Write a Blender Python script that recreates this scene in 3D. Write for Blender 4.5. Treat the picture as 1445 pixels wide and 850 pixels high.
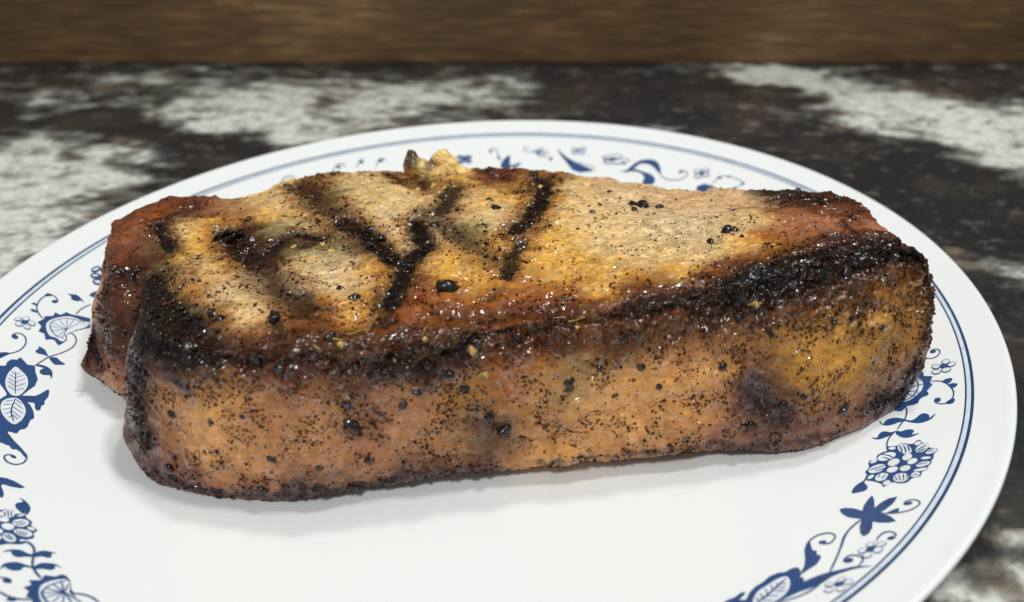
import bpy, bmesh, math, random
import numpy as np
from mathutils import Vector, Matrix
from mathutils.geometry import tessellate_polygon
random.seed(7); rng = np.random.default_rng(7)
for o in list(bpy.data.objects): bpy.data.objects.remove(o)
scene = bpy.context.scene
COL = scene.collection

# ---------------------------------------------------------------- camera
PITCH = 0.55004
cam_data = bpy.data.cameras.new("camera"); cam = bpy.data.objects.new("camera", cam_data); COL.objects.link(cam)
cam.location = (0.03402, -0.1919, 0.1345)
cam.rotation_euler = (math.pi / 2 - PITCH, 0, 0)
cam_data.sensor_width = 36.0
cam_data.lens = 36.0 * 1200.0 / 1445.0
cam_data.shift_x = -140.15 / 1445.0
cam_data.clip_start = 0.005; cam_data.clip_end = 20
cam_data.dof.use_dof = True
cam_data.dof.focus_distance = 0.192
cam_data.dof.aperture_fstop = 12.5
scene.camera = cam
scene.render.resolution_x = 1024; scene.render.resolution_y = 602

# ---------------------------------------------------------------- world: dim bounce light of a room
world = bpy.data.worlds.new("World"); scene.world = world; world.use_nodes = True
bg = world.node_tree.nodes["Background"]
bg.inputs[0].default_value = (0.92, 0.96, 1.0, 1); bg.inputs[1].default_value = 0.31

# ---------------------------------------------------------------- kitchen lamps overhead, plus an added front fill
def lamp(name, loc, target, size, power, color=(1, 1, 1), size_y=None):
    d = bpy.data.lights.new(name, 'AREA'); d.shape = 'RECTANGLE'; d.size = size; d.size_y = size_y or size
    d.energy = power; d.color = color
    o = bpy.data.objects.new(name, d); COL.objects.link(o); o.location = loc
    o.rotation_euler = (Vector(target) - Vector(loc)).to_track_quat('-Z', 'Y').to_euler()
    return o
lamp("ceiling_or_fill_lamp", (0.55, 0.10, 1.35), (0, 0, 0), 0.12, 7.0, (0.98, 0.99, 0.97))
lamp("ceiling_or_fill_lamp", (0.30, 0.42, 1.40), (0, 0, 0), 0.12, 6.2, (0.98, 0.99, 0.97))
lamp("ceiling_or_fill_lamp", (-0.15, -0.75, 1.25), (0, 0, 0), 0.22, 9.8, (0.96, 0.99, 1.0))  # added fill from above the camera side, brightens the meat's front face

scene.view_settings.view_transform = 'Standard'
scene.view_settings.look = 'None'
scene.view_settings.exposure = 0.0
scene.view_settings.gamma = 1.0
scene.view_settings.use_curve_mapping = False
scene.render.engine = 'CYCLES'
scene.cycles.max_bounces = 6
scene.cycles.use_denoising = True
scene.cycles.caustics_reflective = False; scene.cycles.caustics_refractive = False
scene.cycles.sample_clamp_indirect = 3.0

# ---------------------------------------------------------------- helpers
def srgb(r, g, b):
    f = lambda c: c / 12.92 if c <= 0.04045 else ((c + 0.055) / 1.055) ** 2.4
    return (f(r / 255), f(g / 255), f(b / 255), 1.0)
def srgb_np(a):
    a = np.asarray(a, np.float32) / 255
    return np.where(a <= 0.04045, a / 12.92, ((a + 0.055) / 1.055) ** 2.4)
def material(name):
    m = bpy.data.materials.new(name); m.use_nodes = True
    return m, m.node_tree.nodes, m.node_tree.links, m.node_tree.nodes["Principled BSDF"]
def empty(name, loc, label, cat):
    o = bpy.data.objects.new(name, None); COL.objects.link(o); o.location = loc; o.empty_display_size = 0.01
    o["label"] = label; o["category"] = cat
    return o
def link_mesh(name, verts, faces, mats, parent=None, smooth=True, mat_index=None):
    me = bpy.data.meshes.new(name); me.from_pydata([tuple(v) for v in verts], [], [tuple(f) for f in faces]); me.update()
    return link_me(name, me, mats, parent, smooth, mat_index)
def link_me(name, me, mats, parent=None, smooth=True, mat_index=None):
    for m in mats: me.materials.append(m)
    if smooth: me.polygons.foreach_set("use_smooth", np.ones(len(me.polygons), bool))
    if mat_index is not None: me.polygons.foreach_set("material_index", np.asarray(mat_index, np.int32))
    o = bpy.data.objects.new(name, me); COL.objects.link(o)
    if parent: o.parent = parent
    return o
def quad_mesh(name, V, Fq):
    me = bpy.data.meshes.new(name)
    V = np.ascontiguousarray(V, np.float32); Fq = np.ascontiguousarray(Fq, np.int32)
    me.vertices.add(len(V)); me.vertices.foreach_set("co", V.ravel())
    me.loops.add(Fq.size); me.loops.foreach_set("vertex_index", Fq.ravel())
    me.polygons.add(len(Fq)); me.polygons.foreach_set("loop_start", np.arange(0, Fq.size, 4, dtype=np.int32))
    me.update(calc_edges=True)
    return me

# gradient noise on arrays of points, about -1..1
def _hash(ix, iy, iz, s):
    with np.errstate(over='ignore'):
        h = (ix.astype(np.uint32) * np.uint32(374761393) + iy.astype(np.uint32) * np.uint32(668265263)
             + iz.astype(np.uint32) * np.uint32(2147483647 - 98765) + np.uint32((s * 1274126177) & 0xffffffff))
        h = (h ^ (h >> np.uint32(13))) * np.uint32(1274126177)
        h = (h ^ (h >> np.uint32(16))) * np.uint32(2246822519)
        return h ^ (h >> np.uint32(15))
_G = np.array([(1,1,0),(-1,1,0),(1,-1,0),(-1,-1,0),(1,0,1),(-1,0,1),(1,0,-1),(-1,0,-1),(0,1,1),(0,-1,1),(0,1,-1),(0,-1,-1),(1,1,0),(-1,1,0),(0,-1,1),(0,-1,-1)], np.float32)
def noise(P, scale, seed=0):
    Q = np.asarray(P, np.float32) * np.float32(scale) + np.float32(31.7 + seed * 1.37)
    I = np.floor(Q).astype(np.int32); Fr = (Q - I).astype(np.float32)
    U = Fr * Fr * Fr * (Fr * (Fr * 6 - 15) + 10)
    r = np.zeros(len(Q), np.float32)
    for dx in (0, 1):
        wx = U[:, 0] if dx else 1 - U[:, 0]
        for dy in (0, 1):
            wy = U[:, 1] if dy else 1 - U[:, 1]
            for dz in (0, 1):
                wz = U[:, 2] if dz else 1 - U[:, 2]
                g = _G[_hash(I[:, 0] + dx, I[:, 1] + dy, I[:, 2] + dz, seed) & np.uint32(15)]
                r += wx * wy * wz * (g[:, 0] * (Fr[:, 0] - dx) + g[:, 1] * (Fr[:, 1] - dy) + g[:, 2] * (Fr[:, 2] - dz))
    return r * 1.5
def fbm(P, scale, octaves=3, seed=0):
    r = 0; a = 1.0; s = 0
    for k in range(octaves):
        r = r + a * noise(P, scale * 2 ** k, seed + k); s += a; a *= 0.5
    return r / s
def sstep(a, b, x):
    t = np.clip((x - a) / (b - a), 0, 1); return t * t * (3 - 2 * t)

COUNTER_BLOBS = [(-150,205,40,46,-40,1.1),(-112,180,30,16,-30,.8),(-66,225,30,30,0,.9),(-95,180,30,20,20,.7),(-20,240,22,26,0,.7),(-15,200,25,18,0,.4),
 (-215,245,30,14,-20,.5),(-185,118,34,40,20,1.0),(-222,150,20,34,0,.9),(-240,215,22,20,0,.6),(-165,70,24,24,0,.8),(-200,40,30,40,0,.7),(-130,135,24,14,-30,.5),
 (122,258,36,17,-20,1.1),(165,214,48,26,-45,1.2),(208,172,46,32,-50,1.2),(185,132,26,14,-30,.6),(150,178,20,10,-40,.5),(240,140,40,26,-40,.9),(170,30,14,30,10,.6),
 (104,-84,14,10,0,1.0),(118,-72,8,5,30,.5),(90,-120,30,20,0,.8),(10,275,20,8,0,-.3),(60,225,60,30,0,-.6),(150,110,50,40,0,-.7),(130,-40,40,30,0,-.5),(-190,188,40,18,-30,-.8),(-146,150,34,14,-30,-.9),(-250,180,20,20,0,-.5),
 (60,-200,60,40,20,.6),(-80,-210,50,30,-20,.7),(-230,-60,60,50,0,.6),(300,40,60,60,0,.5),(-350,100,70,60,0,.5),(380,180,70,40,-30,.6),(-400,-120,60,50,0,.6),(350,-150,60,60,0,.7)]

# traced border print: millimetres on the plate, seen from above
PRINTS = [
 ('R','scroll_print',(('L',2,((108.84,-21.49),(109.33,-23.3),(110.34,-24.49),(111.64,-24.71),(112.94,-23.88),(113.59,-22.78),(113.51,-21.74),(112.84,-21.32),(112.1,-21.47),(111.5,-22.28)),0.14),('F',0,((112.98,-22.03),(112.86,-22.31),(112.63,-22.54),(112.34,-22.69),(112.03,-22.72),(111.78,-22.63),(111.62,-22.43),(111.6,-22.17),(111.71,-21.89),(111.94,-21.66),(112.24,-21.51),(112.55,-21.48),(112.8,-21.57),(112.96,-21.77))))),
 ('R','small_flower_print',(('F',0,((113.34,-29.21),(113.11,-29.59),(112.75,-29.83),(112.33,-29.88),(111.94,-29.72),(111.65,-29.39),(111.51,-28.95),(111.56,-28.49),(111.79,-28.1),(112.15,-27.85),(112.57,-27.81),(112.96,-27.97),(113.26,-28.31),(113.39,-28.75))),('F',0,((114.41,-27.29),(114.2,-27.76),(113.84,-28.12),(113.4,-28.31),(112.97,-28.29),(112.62,-28.06),(112.44,-27.67),(112.45,-27.19),(112.65,-26.72),(113.01,-26.36),(113.46,-26.17),(113.9,-26.19),(114.24,-26.42),(114.42,-26.82))),('F',0,((115.32,-28.44),(115.16,-28.89),(114.82,-29.31),(114.38,-29.6),(113.92,-29.72),(113.53,-29.64),(113.3,-29.37),(113.25,-28.97),(113.42,-28.51),(113.75,-28.1),(114.19,-27.8),(114.65,-27.68),(115.04,-27.77),(115.28,-28.04))),('F',0,((113.61,-30.46),(113.39,-30.92),(112.99,-31.27),(112.5,-31.46),(112,-31.44),(111.6,-31.21),(111.37,-30.82),(111.37,-30.36),(111.59,-29.9),(111.99,-29.54),(112.49,-29.35),(112.99,-29.38),(113.39,-29.61),(113.61,-29.99))),('F',0,((111.28,-30.62),(111.06,-31.05),(110.67,-31.36),(110.21,-31.48),(109.76,-31.39),(109.41,-31.09),(109.23,-30.66),(109.25,-30.18),(109.48,-29.74),(109.86,-29.42),(110.33,-29.31),(110.78,-29.41),(111.13,-29.7),(111.31,-30.13))),('F',0,((111.83,-28.55),(111.6,-29),(111.24,-29.31),(110.81,-29.44),(110.39,-29.35),(110.07,-29.06),(109.91,-28.63),(109.94,-28.14),(110.16,-27.69),(110.53,-27.37),(110.96,-27.25),(111.38,-27.34),(111.7,-27.63),(111.86,-28.07))),('F',1,((114.22,-27.28),(114.07,-27.6),(113.79,-27.85),(113.44,-27.97),(113.08,-27.96),(112.8,-27.8),(112.64,-27.53),(112.63,-27.2),(112.79,-26.88),(113.07,-26.63),(113.42,-26.5),(113.78,-26.52),(114.06,-26.68),(114.22,-26.96))),('F',1,((115.13,-28.49),(115,-28.79),(114.74,-29.08),(114.38,-29.29),(114.01,-29.38),(113.69,-29.35),(113.49,-29.18),(113.45,-28.92),(113.57,-28.61),(113.84,-28.33),(114.19,-28.12),(114.56,-28.02),(114.88,-28.06),(115.08,-28.23))),('F',1,((113.43,-30.45),(113.26,-30.77),(112.94,-31.01),(112.53,-31.13),(112.12,-31.11),(111.77,-30.95),(111.57,-30.69),(111.55,-30.36),(111.72,-30.05),(112.04,-29.81),(112.45,-29.68),(112.87,-29.7),(113.21,-29.86),(113.41,-30.13))),('F',1,((111.11,-30.58),(110.94,-30.88),(110.64,-31.08),(110.26,-31.15),(109.89,-31.07),(109.59,-30.86),(109.42,-30.55),(109.43,-30.22),(109.6,-29.92),(109.9,-29.71),(110.28,-29.64),(110.65,-29.73),(110.95,-29.94),(111.11,-30.24))),('F',1,((111.65,-28.51),(111.49,-28.82),(111.2,-29.03),(110.86,-29.1),(110.52,-29.03),(110.25,-28.82),(110.11,-28.52),(110.12,-28.18),(110.28,-27.88),(110.57,-27.66),(110.91,-27.59),(111.25,-27.66),(111.52,-27.87),(111.66,-28.18))))),
 ('R','fan_flower_print',(('P',0,((103.41,-28.55),(105.3,-28.32),(105.54,-29.39),(106.79,-29.36),(107.45,-29.05),(107.72,-29.47),(107.36,-30.99),(108.19,-31.32),(109.09,-31.77),(108.29,-33.1),(107.75,-33.75),(108.03,-34.94),(106.86,-36.19),(106.13,-36.97),(106.26,-37.87),(105.89,-38.56),(104.43,-39.06),(103.72,-39.63),(103.02,-40.82),(101.83,-41.21),(100.56,-41.15),(99.04,-42.65),(98.4,-42.63),(97.34,-41.84),(96.83,-40.62),(97.98,-38.12),(99.47,-34.43),(101.39,-30.84))),('F',1,((102.52,-32.37),(103.73,-31.31),(104.76,-30.85),(105.82,-31.04),(106.4,-32.79),(105.99,-34.79),(105.01,-36.54),(103.76,-37.76),(102.32,-38.9),(100.62,-39.52),(99.55,-38.71),(99.6,-37.04),(100.67,-34.89))),('L',2,((102.84,-30.53),(104.9,-31.12),(105.27,-33.22),(104.73,-35.16),(103.64,-36.87),(102.55,-38.15),(100.48,-39.26)),0.15),('L',2,((101.12,-33.34),(102.35,-32.95),(105.19,-31.67)),0.15),('L',2,((100.67,-34.89),(102.29,-34.65),(105.07,-34.22),(106.17,-34.22)),0.15),('L',2,((100.44,-35.66),(104.58,-36.51)),0.15),('L',2,((100.33,-36.04),(101.28,-36.19),(103.13,-38.37)),0.15),('L',2,((100.17,-36.62),(100.73,-39.14)),0.15),('L',2,((105.76,-31.24),(106.28,-33.18)),0.13),('L',2,((103.99,-37),(104.46,-37.6)),0.13))),
 ('R','scroll_print',(('L',2,((107.91,-33.6),(110.05,-34.44),(110.96,-36.29),(111.19,-38.48),(110.74,-40.39),(109.65,-42.04),(108.28,-42.96),(106.93,-42.59),(106.39,-41.65),(106.84,-40.59),(107.89,-40.65)),0.14),('F',0,((110.21,-34.63),(111.36,-33.79),(112.59,-34.06),(112.14,-35.04),(111.15,-35.72))),('F',0,((111.22,-36.17),(112.15,-35.98),(112.9,-36.62),(112.3,-37.44),(111.44,-37.74))),('F',0,((108.09,-42.89),(109.27,-41.9),(110.43,-41.6),(110.21,-42.66),(109.27,-43.45))),('F',0,((107.82,-41.12),(107.7,-41.42),(107.48,-41.68),(107.2,-41.84),(106.91,-41.87),(106.68,-41.78),(106.54,-41.57),(106.53,-41.28),(106.64,-40.98),(106.87,-40.73),(107.15,-40.57),(107.44,-40.53),(107.67,-40.63),(107.81,-40.84))))),
 ('R','leaf_sprig_print',(('L',2,((100.21,-41.23),(99.85,-43.35),(98.94,-45.45)),0.15),('L',2,((99.81,-43.28),(98.96,-45.4),(97.75,-46.97),(96.05,-49.15)),0.15),('L',2,((95.47,-49.73),(94.01,-51.18),(92.84,-53.09),(92.1,-55.5)),0.15),('F',0,((98.7,-45.91),(97.69,-45.03),(96.54,-44.62),(95.19,-44.88),(94.3,-45.77),(93.85,-46.22),(93.64,-44.94),(93.42,-45.26),(93.61,-46.33),(94.37,-46.99),(95.63,-47.03),(97.23,-46.59),(98.51,-46.52))),('F',0,((98.66,-46.01),(99.73,-46.67),(100.95,-46.1),(102.35,-45),(103.35,-45.15),(103.74,-46.21),(103.43,-46.98),(105.22,-45.7),(103.89,-47.34),(102.43,-48.01),(100.93,-48.15),(99.66,-47.55),(98.58,-46.62))),('F',0,((95.76,-49.44),(94.66,-49.65),(93.78,-49.08),(92.76,-49.01),(91.83,-50.07),(91.33,-50.76),(90.39,-50.37),(90.89,-51.23),(91.87,-51.44),(93.2,-51.1),(94.86,-50.38))),('F',0,((95.85,-49.47),(96.65,-49.93),(97.77,-49.65),(98.92,-49.93),(99.08,-50.75),(98.38,-51.67),(99.93,-51.62),(98.59,-52.32),(97.29,-52.57),(96.2,-52.1),(95.43,-50.57))))),
 ('R','large_flower_print',(('F',0,((92.44,-54.48),(94.21,-54.67),(95.58,-54.17),(97.36,-54.94),(98.65,-54.05),(99.3,-54.22),(99.48,-55.25),(100.36,-55.62),(100.1,-57.12),(101.45,-58.18),(100.16,-59.69),(99.67,-60.97),(99.1,-61.5),(98.74,-62.45),(97.84,-63.24),(97.52,-64.08),(96.22,-64.67),(95.56,-65.85),(93.81,-66.2),(92.54,-67.2),(91.05,-67.12),(89.92,-66.43),(87.99,-67.46),(87.82,-66.39),(86.61,-65.2),(85.52,-64.55),(86.01,-63.11),(86.04,-61.7),(87.06,-60.56),(87.32,-59.19),(87.89,-58.27),(89.15,-58.21),(89.66,-56.97),(91.18,-56.03),(92.04,-55.85))),('F',1,((93.29,-57.5),(93.03,-58.06),(92.44,-58.59),(91.64,-58.97),(90.78,-59.13),(90.04,-59.04),(89.55,-58.72),(89.42,-58.23),(89.68,-57.66),(90.27,-57.13),(91.08,-56.74),(91.94,-56.58),(92.69,-56.68),(93.17,-57))),('F',1,((96.39,-57.58),(95.97,-58.05),(95.45,-58.18),(94.92,-57.96),(94.48,-57.42),(94.23,-56.67),(94.2,-55.85),(94.42,-55.13),(94.84,-54.65),(95.37,-54.52),(95.91,-54.75),(96.35,-55.3),(96.6,-56.06),(96.61,-56.87))),('F',1,((100.31,-56.15),(100.13,-56.73),(99.68,-57.35),(99.04,-57.89),(98.34,-58.24),(97.72,-58.34),(97.3,-58.16),(97.16,-57.73),(97.33,-57.15),(97.78,-56.53),(98.41,-55.98),(99.12,-55.63),(99.75,-55.53),(100.17,-55.72))),('F',1,((101.18,-58.35),(101.02,-58.66),(100.66,-58.97),(100.17,-59.2),(99.64,-59.33),(99.19,-59.31),(98.9,-59.16),(98.82,-58.9),(98.98,-58.59),(99.34,-58.28),(99.83,-58.04),(100.36,-57.92),(100.81,-57.93),(101.11,-58.09))),('F',1,((99.21,-54.93),(99.11,-55.2),(98.88,-55.46),(98.57,-55.66),(98.23,-55.76),(97.95,-55.73),(97.76,-55.59),(97.72,-55.37),(97.82,-55.09),(98.05,-54.83),(98.36,-54.63),(98.7,-54.54),(98.98,-54.56),(99.17,-54.7))),('F',1,((99.26,-60.61),(99.12,-60.77),(98.82,-60.87),(98.43,-60.89),(98.01,-60.84),(97.66,-60.71),(97.44,-60.53),(97.39,-60.35),(97.53,-60.19),(97.83,-60.09),(98.22,-60.07),(98.64,-60.13),(98.99,-60.26),(99.21,-60.43))),('F',1,((98.59,-62.15),(98.39,-62.47),(97.95,-62.77),(97.36,-62.98),(96.73,-63.07),(96.19,-63.01),(95.84,-62.81),(95.76,-62.52),(95.95,-62.19),(96.39,-61.89),(96.99,-61.68),(97.62,-61.59),(98.16,-61.66),(98.51,-61.86))),('F',1,((97.54,-63.93),(97.36,-64.11),(96.95,-64.26),(96.38,-64.36),(95.77,-64.37),(95.23,-64.3),(94.88,-64.16),(94.79,-63.99),(94.96,-63.8),(95.38,-63.65),(95.95,-63.55),(96.56,-63.54),(97.09,-63.61),(97.44,-63.75))),('F',1,((95.62,-65.12),(95.48,-65.46),(95.18,-65.76),(94.8,-65.97),(94.4,-66.04),(94.07,-65.95),(93.86,-65.73),(93.82,-65.41),(93.97,-65.07),(94.26,-64.76),(94.64,-64.55),(95.05,-64.49),(95.38,-64.57),(95.59,-64.8))),('F',1,((93.36,-65.53),(93.07,-66.13),(92.56,-66.6),(91.91,-66.86),(91.26,-66.84),(90.73,-66.55),(90.43,-66.05),(90.42,-65.44),(90.7,-64.83),(91.22,-64.34),(91.87,-64.09),(92.53,-64.11),(93.06,-64.41),(93.35,-64.91))),('F',1,((89.66,-66.17),(89.56,-66.49),(89.32,-66.8),(88.99,-67.03),(88.63,-67.14),(88.33,-67.1),(88.13,-66.93),(88.07,-66.66),(88.18,-66.33),(88.42,-66.02),(88.75,-65.79),(89.1,-65.68),(89.41,-65.72),(89.61,-65.89))),('F',1,((89.86,-64),(89.67,-64.53),(89.25,-65.03),(88.69,-65.39),(88.09,-65.54),(87.57,-65.46),(87.23,-65.16),(87.15,-64.69),(87.33,-64.15),(87.74,-63.65),(88.31,-63.28),(88.92,-63.13),(89.44,-63.22),(89.78,-63.53))),('F',1,((87.24,-63.35),(87.18,-63.6),(86.98,-63.87),(86.7,-64.13),(86.37,-64.32),(86.08,-64.4),(85.87,-64.36),(85.79,-64.2),(85.85,-63.96),(86.05,-63.68),(86.33,-63.42),(86.66,-63.23),(86.95,-63.15),(87.16,-63.2))),('F',1,((90.24,-60.94),(90.01,-61.5),(89.46,-62.03),(88.71,-62.44),(87.9,-62.65),(87.2,-62.61),(86.73,-62.32),(86.6,-61.85),(86.83,-61.29),(87.37,-60.75),(88.12,-60.33),(88.94,-60.13),(89.65,-60.17),(90.11,-60.46))),('F',1,((89.27,-58.53),(89.18,-58.78),(88.95,-59.03),(88.63,-59.24),(88.28,-59.36),(87.98,-59.38),(87.77,-59.28),(87.7,-59.1),(87.79,-58.85),(88.02,-58.6),(88.33,-58.39),(88.68,-58.26),(88.99,-58.25),(89.2,-58.34))),('F',1,((93.89,-55.43),(93.78,-55.64),(93.55,-55.8),(93.24,-55.88),(92.93,-55.86),(92.66,-55.75),(92.5,-55.57),(92.47,-55.36),(92.59,-55.15),(92.82,-54.99),(93.13,-54.91),(93.44,-54.93),(93.71,-55.04),(93.87,-55.22))),('F',1,((93.33,-59.81),(93.16,-60.31),(92.78,-60.79),(92.25,-61.15),(91.69,-61.32),(91.21,-61.27),(90.89,-61),(90.8,-60.57),(90.97,-60.06),(91.36,-59.57),(91.88,-59.21),(92.45,-59.04),(92.94,-59.1),(93.25,-59.37))),('F',1,((96.07,-58.88),(95.92,-59.34),(95.6,-59.76),(95.17,-60.07),(94.72,-60.21),(94.33,-60.14),(94.08,-59.88),(94.02,-59.48),(94.16,-59.02),(94.48,-58.59),(94.92,-58.28),(95.37,-58.14),(95.77,-58.21),(96.01,-58.48))),('F',1,((96.6,-60.53),(96.46,-60.93),(96.13,-61.31),(95.69,-61.6),(95.22,-61.74),(94.82,-61.7),(94.56,-61.49),(94.49,-61.16),(94.63,-60.76),(94.96,-60.38),(95.4,-60.09),(95.87,-59.95),(96.28,-59.99),(96.54,-60.2))),('F',1,((94.62,-62.64),(94.45,-63.03),(94.09,-63.36),(93.63,-63.57),(93.15,-63.6),(92.76,-63.47),(92.52,-63.19),(92.48,-62.81),(92.65,-62.42),(93.01,-62.09),(93.47,-61.89),(93.95,-61.85),(94.35,-61.99),(94.59,-62.27))),('F',1,((92.29,-62.28),(92.11,-62.68),(91.75,-63.04),(91.27,-63.29),(90.75,-63.38),(90.32,-63.28),(90.04,-63.03),(89.98,-62.67),(90.15,-62.26),(90.51,-61.9),(91,-61.65),(91.51,-61.57),(91.95,-61.66),(92.23,-61.92))),('L',2,((90.35,-56.81),(91.73,-57.61),(92.55,-58.89)),0.15),('L',2,((90.43,-57.94),(91.25,-58.56),(91.84,-59.28)),0.15),('L',2,((94.71,-55.02),(94.79,-55.98),(94.49,-57.73)),0.15),('L',2,((95.5,-55.09),(95.52,-56.21),(95.24,-57.78)),0.15),('L',2,((96.18,-55.49),(96.2,-56.43),(95.96,-57.64)),0.15),('L',2,((96.97,-57.78),(98.28,-57.09),(99.71,-56.37)),0.15),('L',2,((97.29,-58.32),(98.48,-57.71),(99.18,-57.38)),0.15),('L',2,((86.94,-61.53),(88.52,-61.17),(90.31,-60.81)),0.15),('L',2,((87.7,-62),(89.11,-61.88),(90.28,-61.58)),0.15),('L',2,((87.69,-64.46),(88.46,-63.46)),0.15),('L',2,((88.34,-64.89),(89.36,-63.72)),0.15),('L',2,((89.12,-64.87),(90.24,-64.04)),0.15),('L',2,((90.92,-64.86),(90.9,-66.23)),0.15),('L',2,((91.77,-64.48),(91.45,-66.55)),0.15),('L',2,((92.62,-64.48),(92.08,-66.56)),0.15),('L',2,((93.38,-64.53),(92.84,-66.26)),0.15),('L',2,((96.13,-62.26),(98.02,-62.13)),0.15),('L',2,((94.06,-65.42),(95.26,-65.25)),0.15),('L',2,((99.16,-58.65),(100.63,-58.39)),0.15))),
 ('R','leaf_print',(('L',2,((86.01,-63.11),(85.12,-64.61),(84.36,-65.26)),0.17),('F',0,((84.8,-64.69),(83.19,-65.63),(82.05,-67.04),(81.83,-68.01),(83.14,-68.01),(84.47,-67.69),(85.17,-66.69),(84.93,-65.32))))),
 ('R','star_flower_print',(('P',0,((78.22,-72.48),(78.95,-72.21),(79.69,-72.26),(81.05,-72.79),(82.19,-73.78),(82.86,-72.33),(84.06,-70.68),(85.24,-69.5),(85.23,-70.82),(84.61,-73.42),(86.08,-72.18),(87.87,-71.18),(89.58,-71.07),(88.33,-72.76),(86.59,-74.23),(85.23,-75.1),(85.79,-75.71),(86.62,-76.59),(87.11,-78.25),(85.72,-78.38),(84.2,-78.02),(83.1,-77.45),(82.53,-79.15),(81.46,-80.71),(80.36,-81.27),(80.06,-80.25),(80.43,-78.36),(81.41,-76.28),(80.28,-75.7),(79.14,-75.11),(78.36,-73.81))),('L',2,((85.16,-75.36),(86.86,-75.81),(88.81,-75.98),(90.53,-75.69),(92.08,-74.84),(92.74,-74.06),(92.46,-73.12),(91.47,-72.77),(90.34,-73.12),(89.9,-73.64)),0.13),('F',0,((91.57,-73.55),(91.45,-73.76),(91.18,-73.95),(90.83,-74.08),(90.46,-74.11),(90.14,-74.06),(89.94,-73.91),(89.9,-73.72),(90.02,-73.5),(90.28,-73.31),(90.63,-73.19),(91.01,-73.15),(91.32,-73.21),(91.53,-73.35))),('F',0,((86.12,-75.53),(87.32,-74.89),(88.62,-74.52),(88.6,-75.05),(88.05,-75.79))),('L',2,((81.38,-76.42),(79.78,-77.6),(78.05,-79.35),(76.78,-81.47),(75.8,-83.61)),0.18),('L',2,((77.55,-79.82),(76.59,-81.52),(75.41,-84.14),(73.8,-87.15),(72.08,-90.06)),0.18))),
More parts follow.
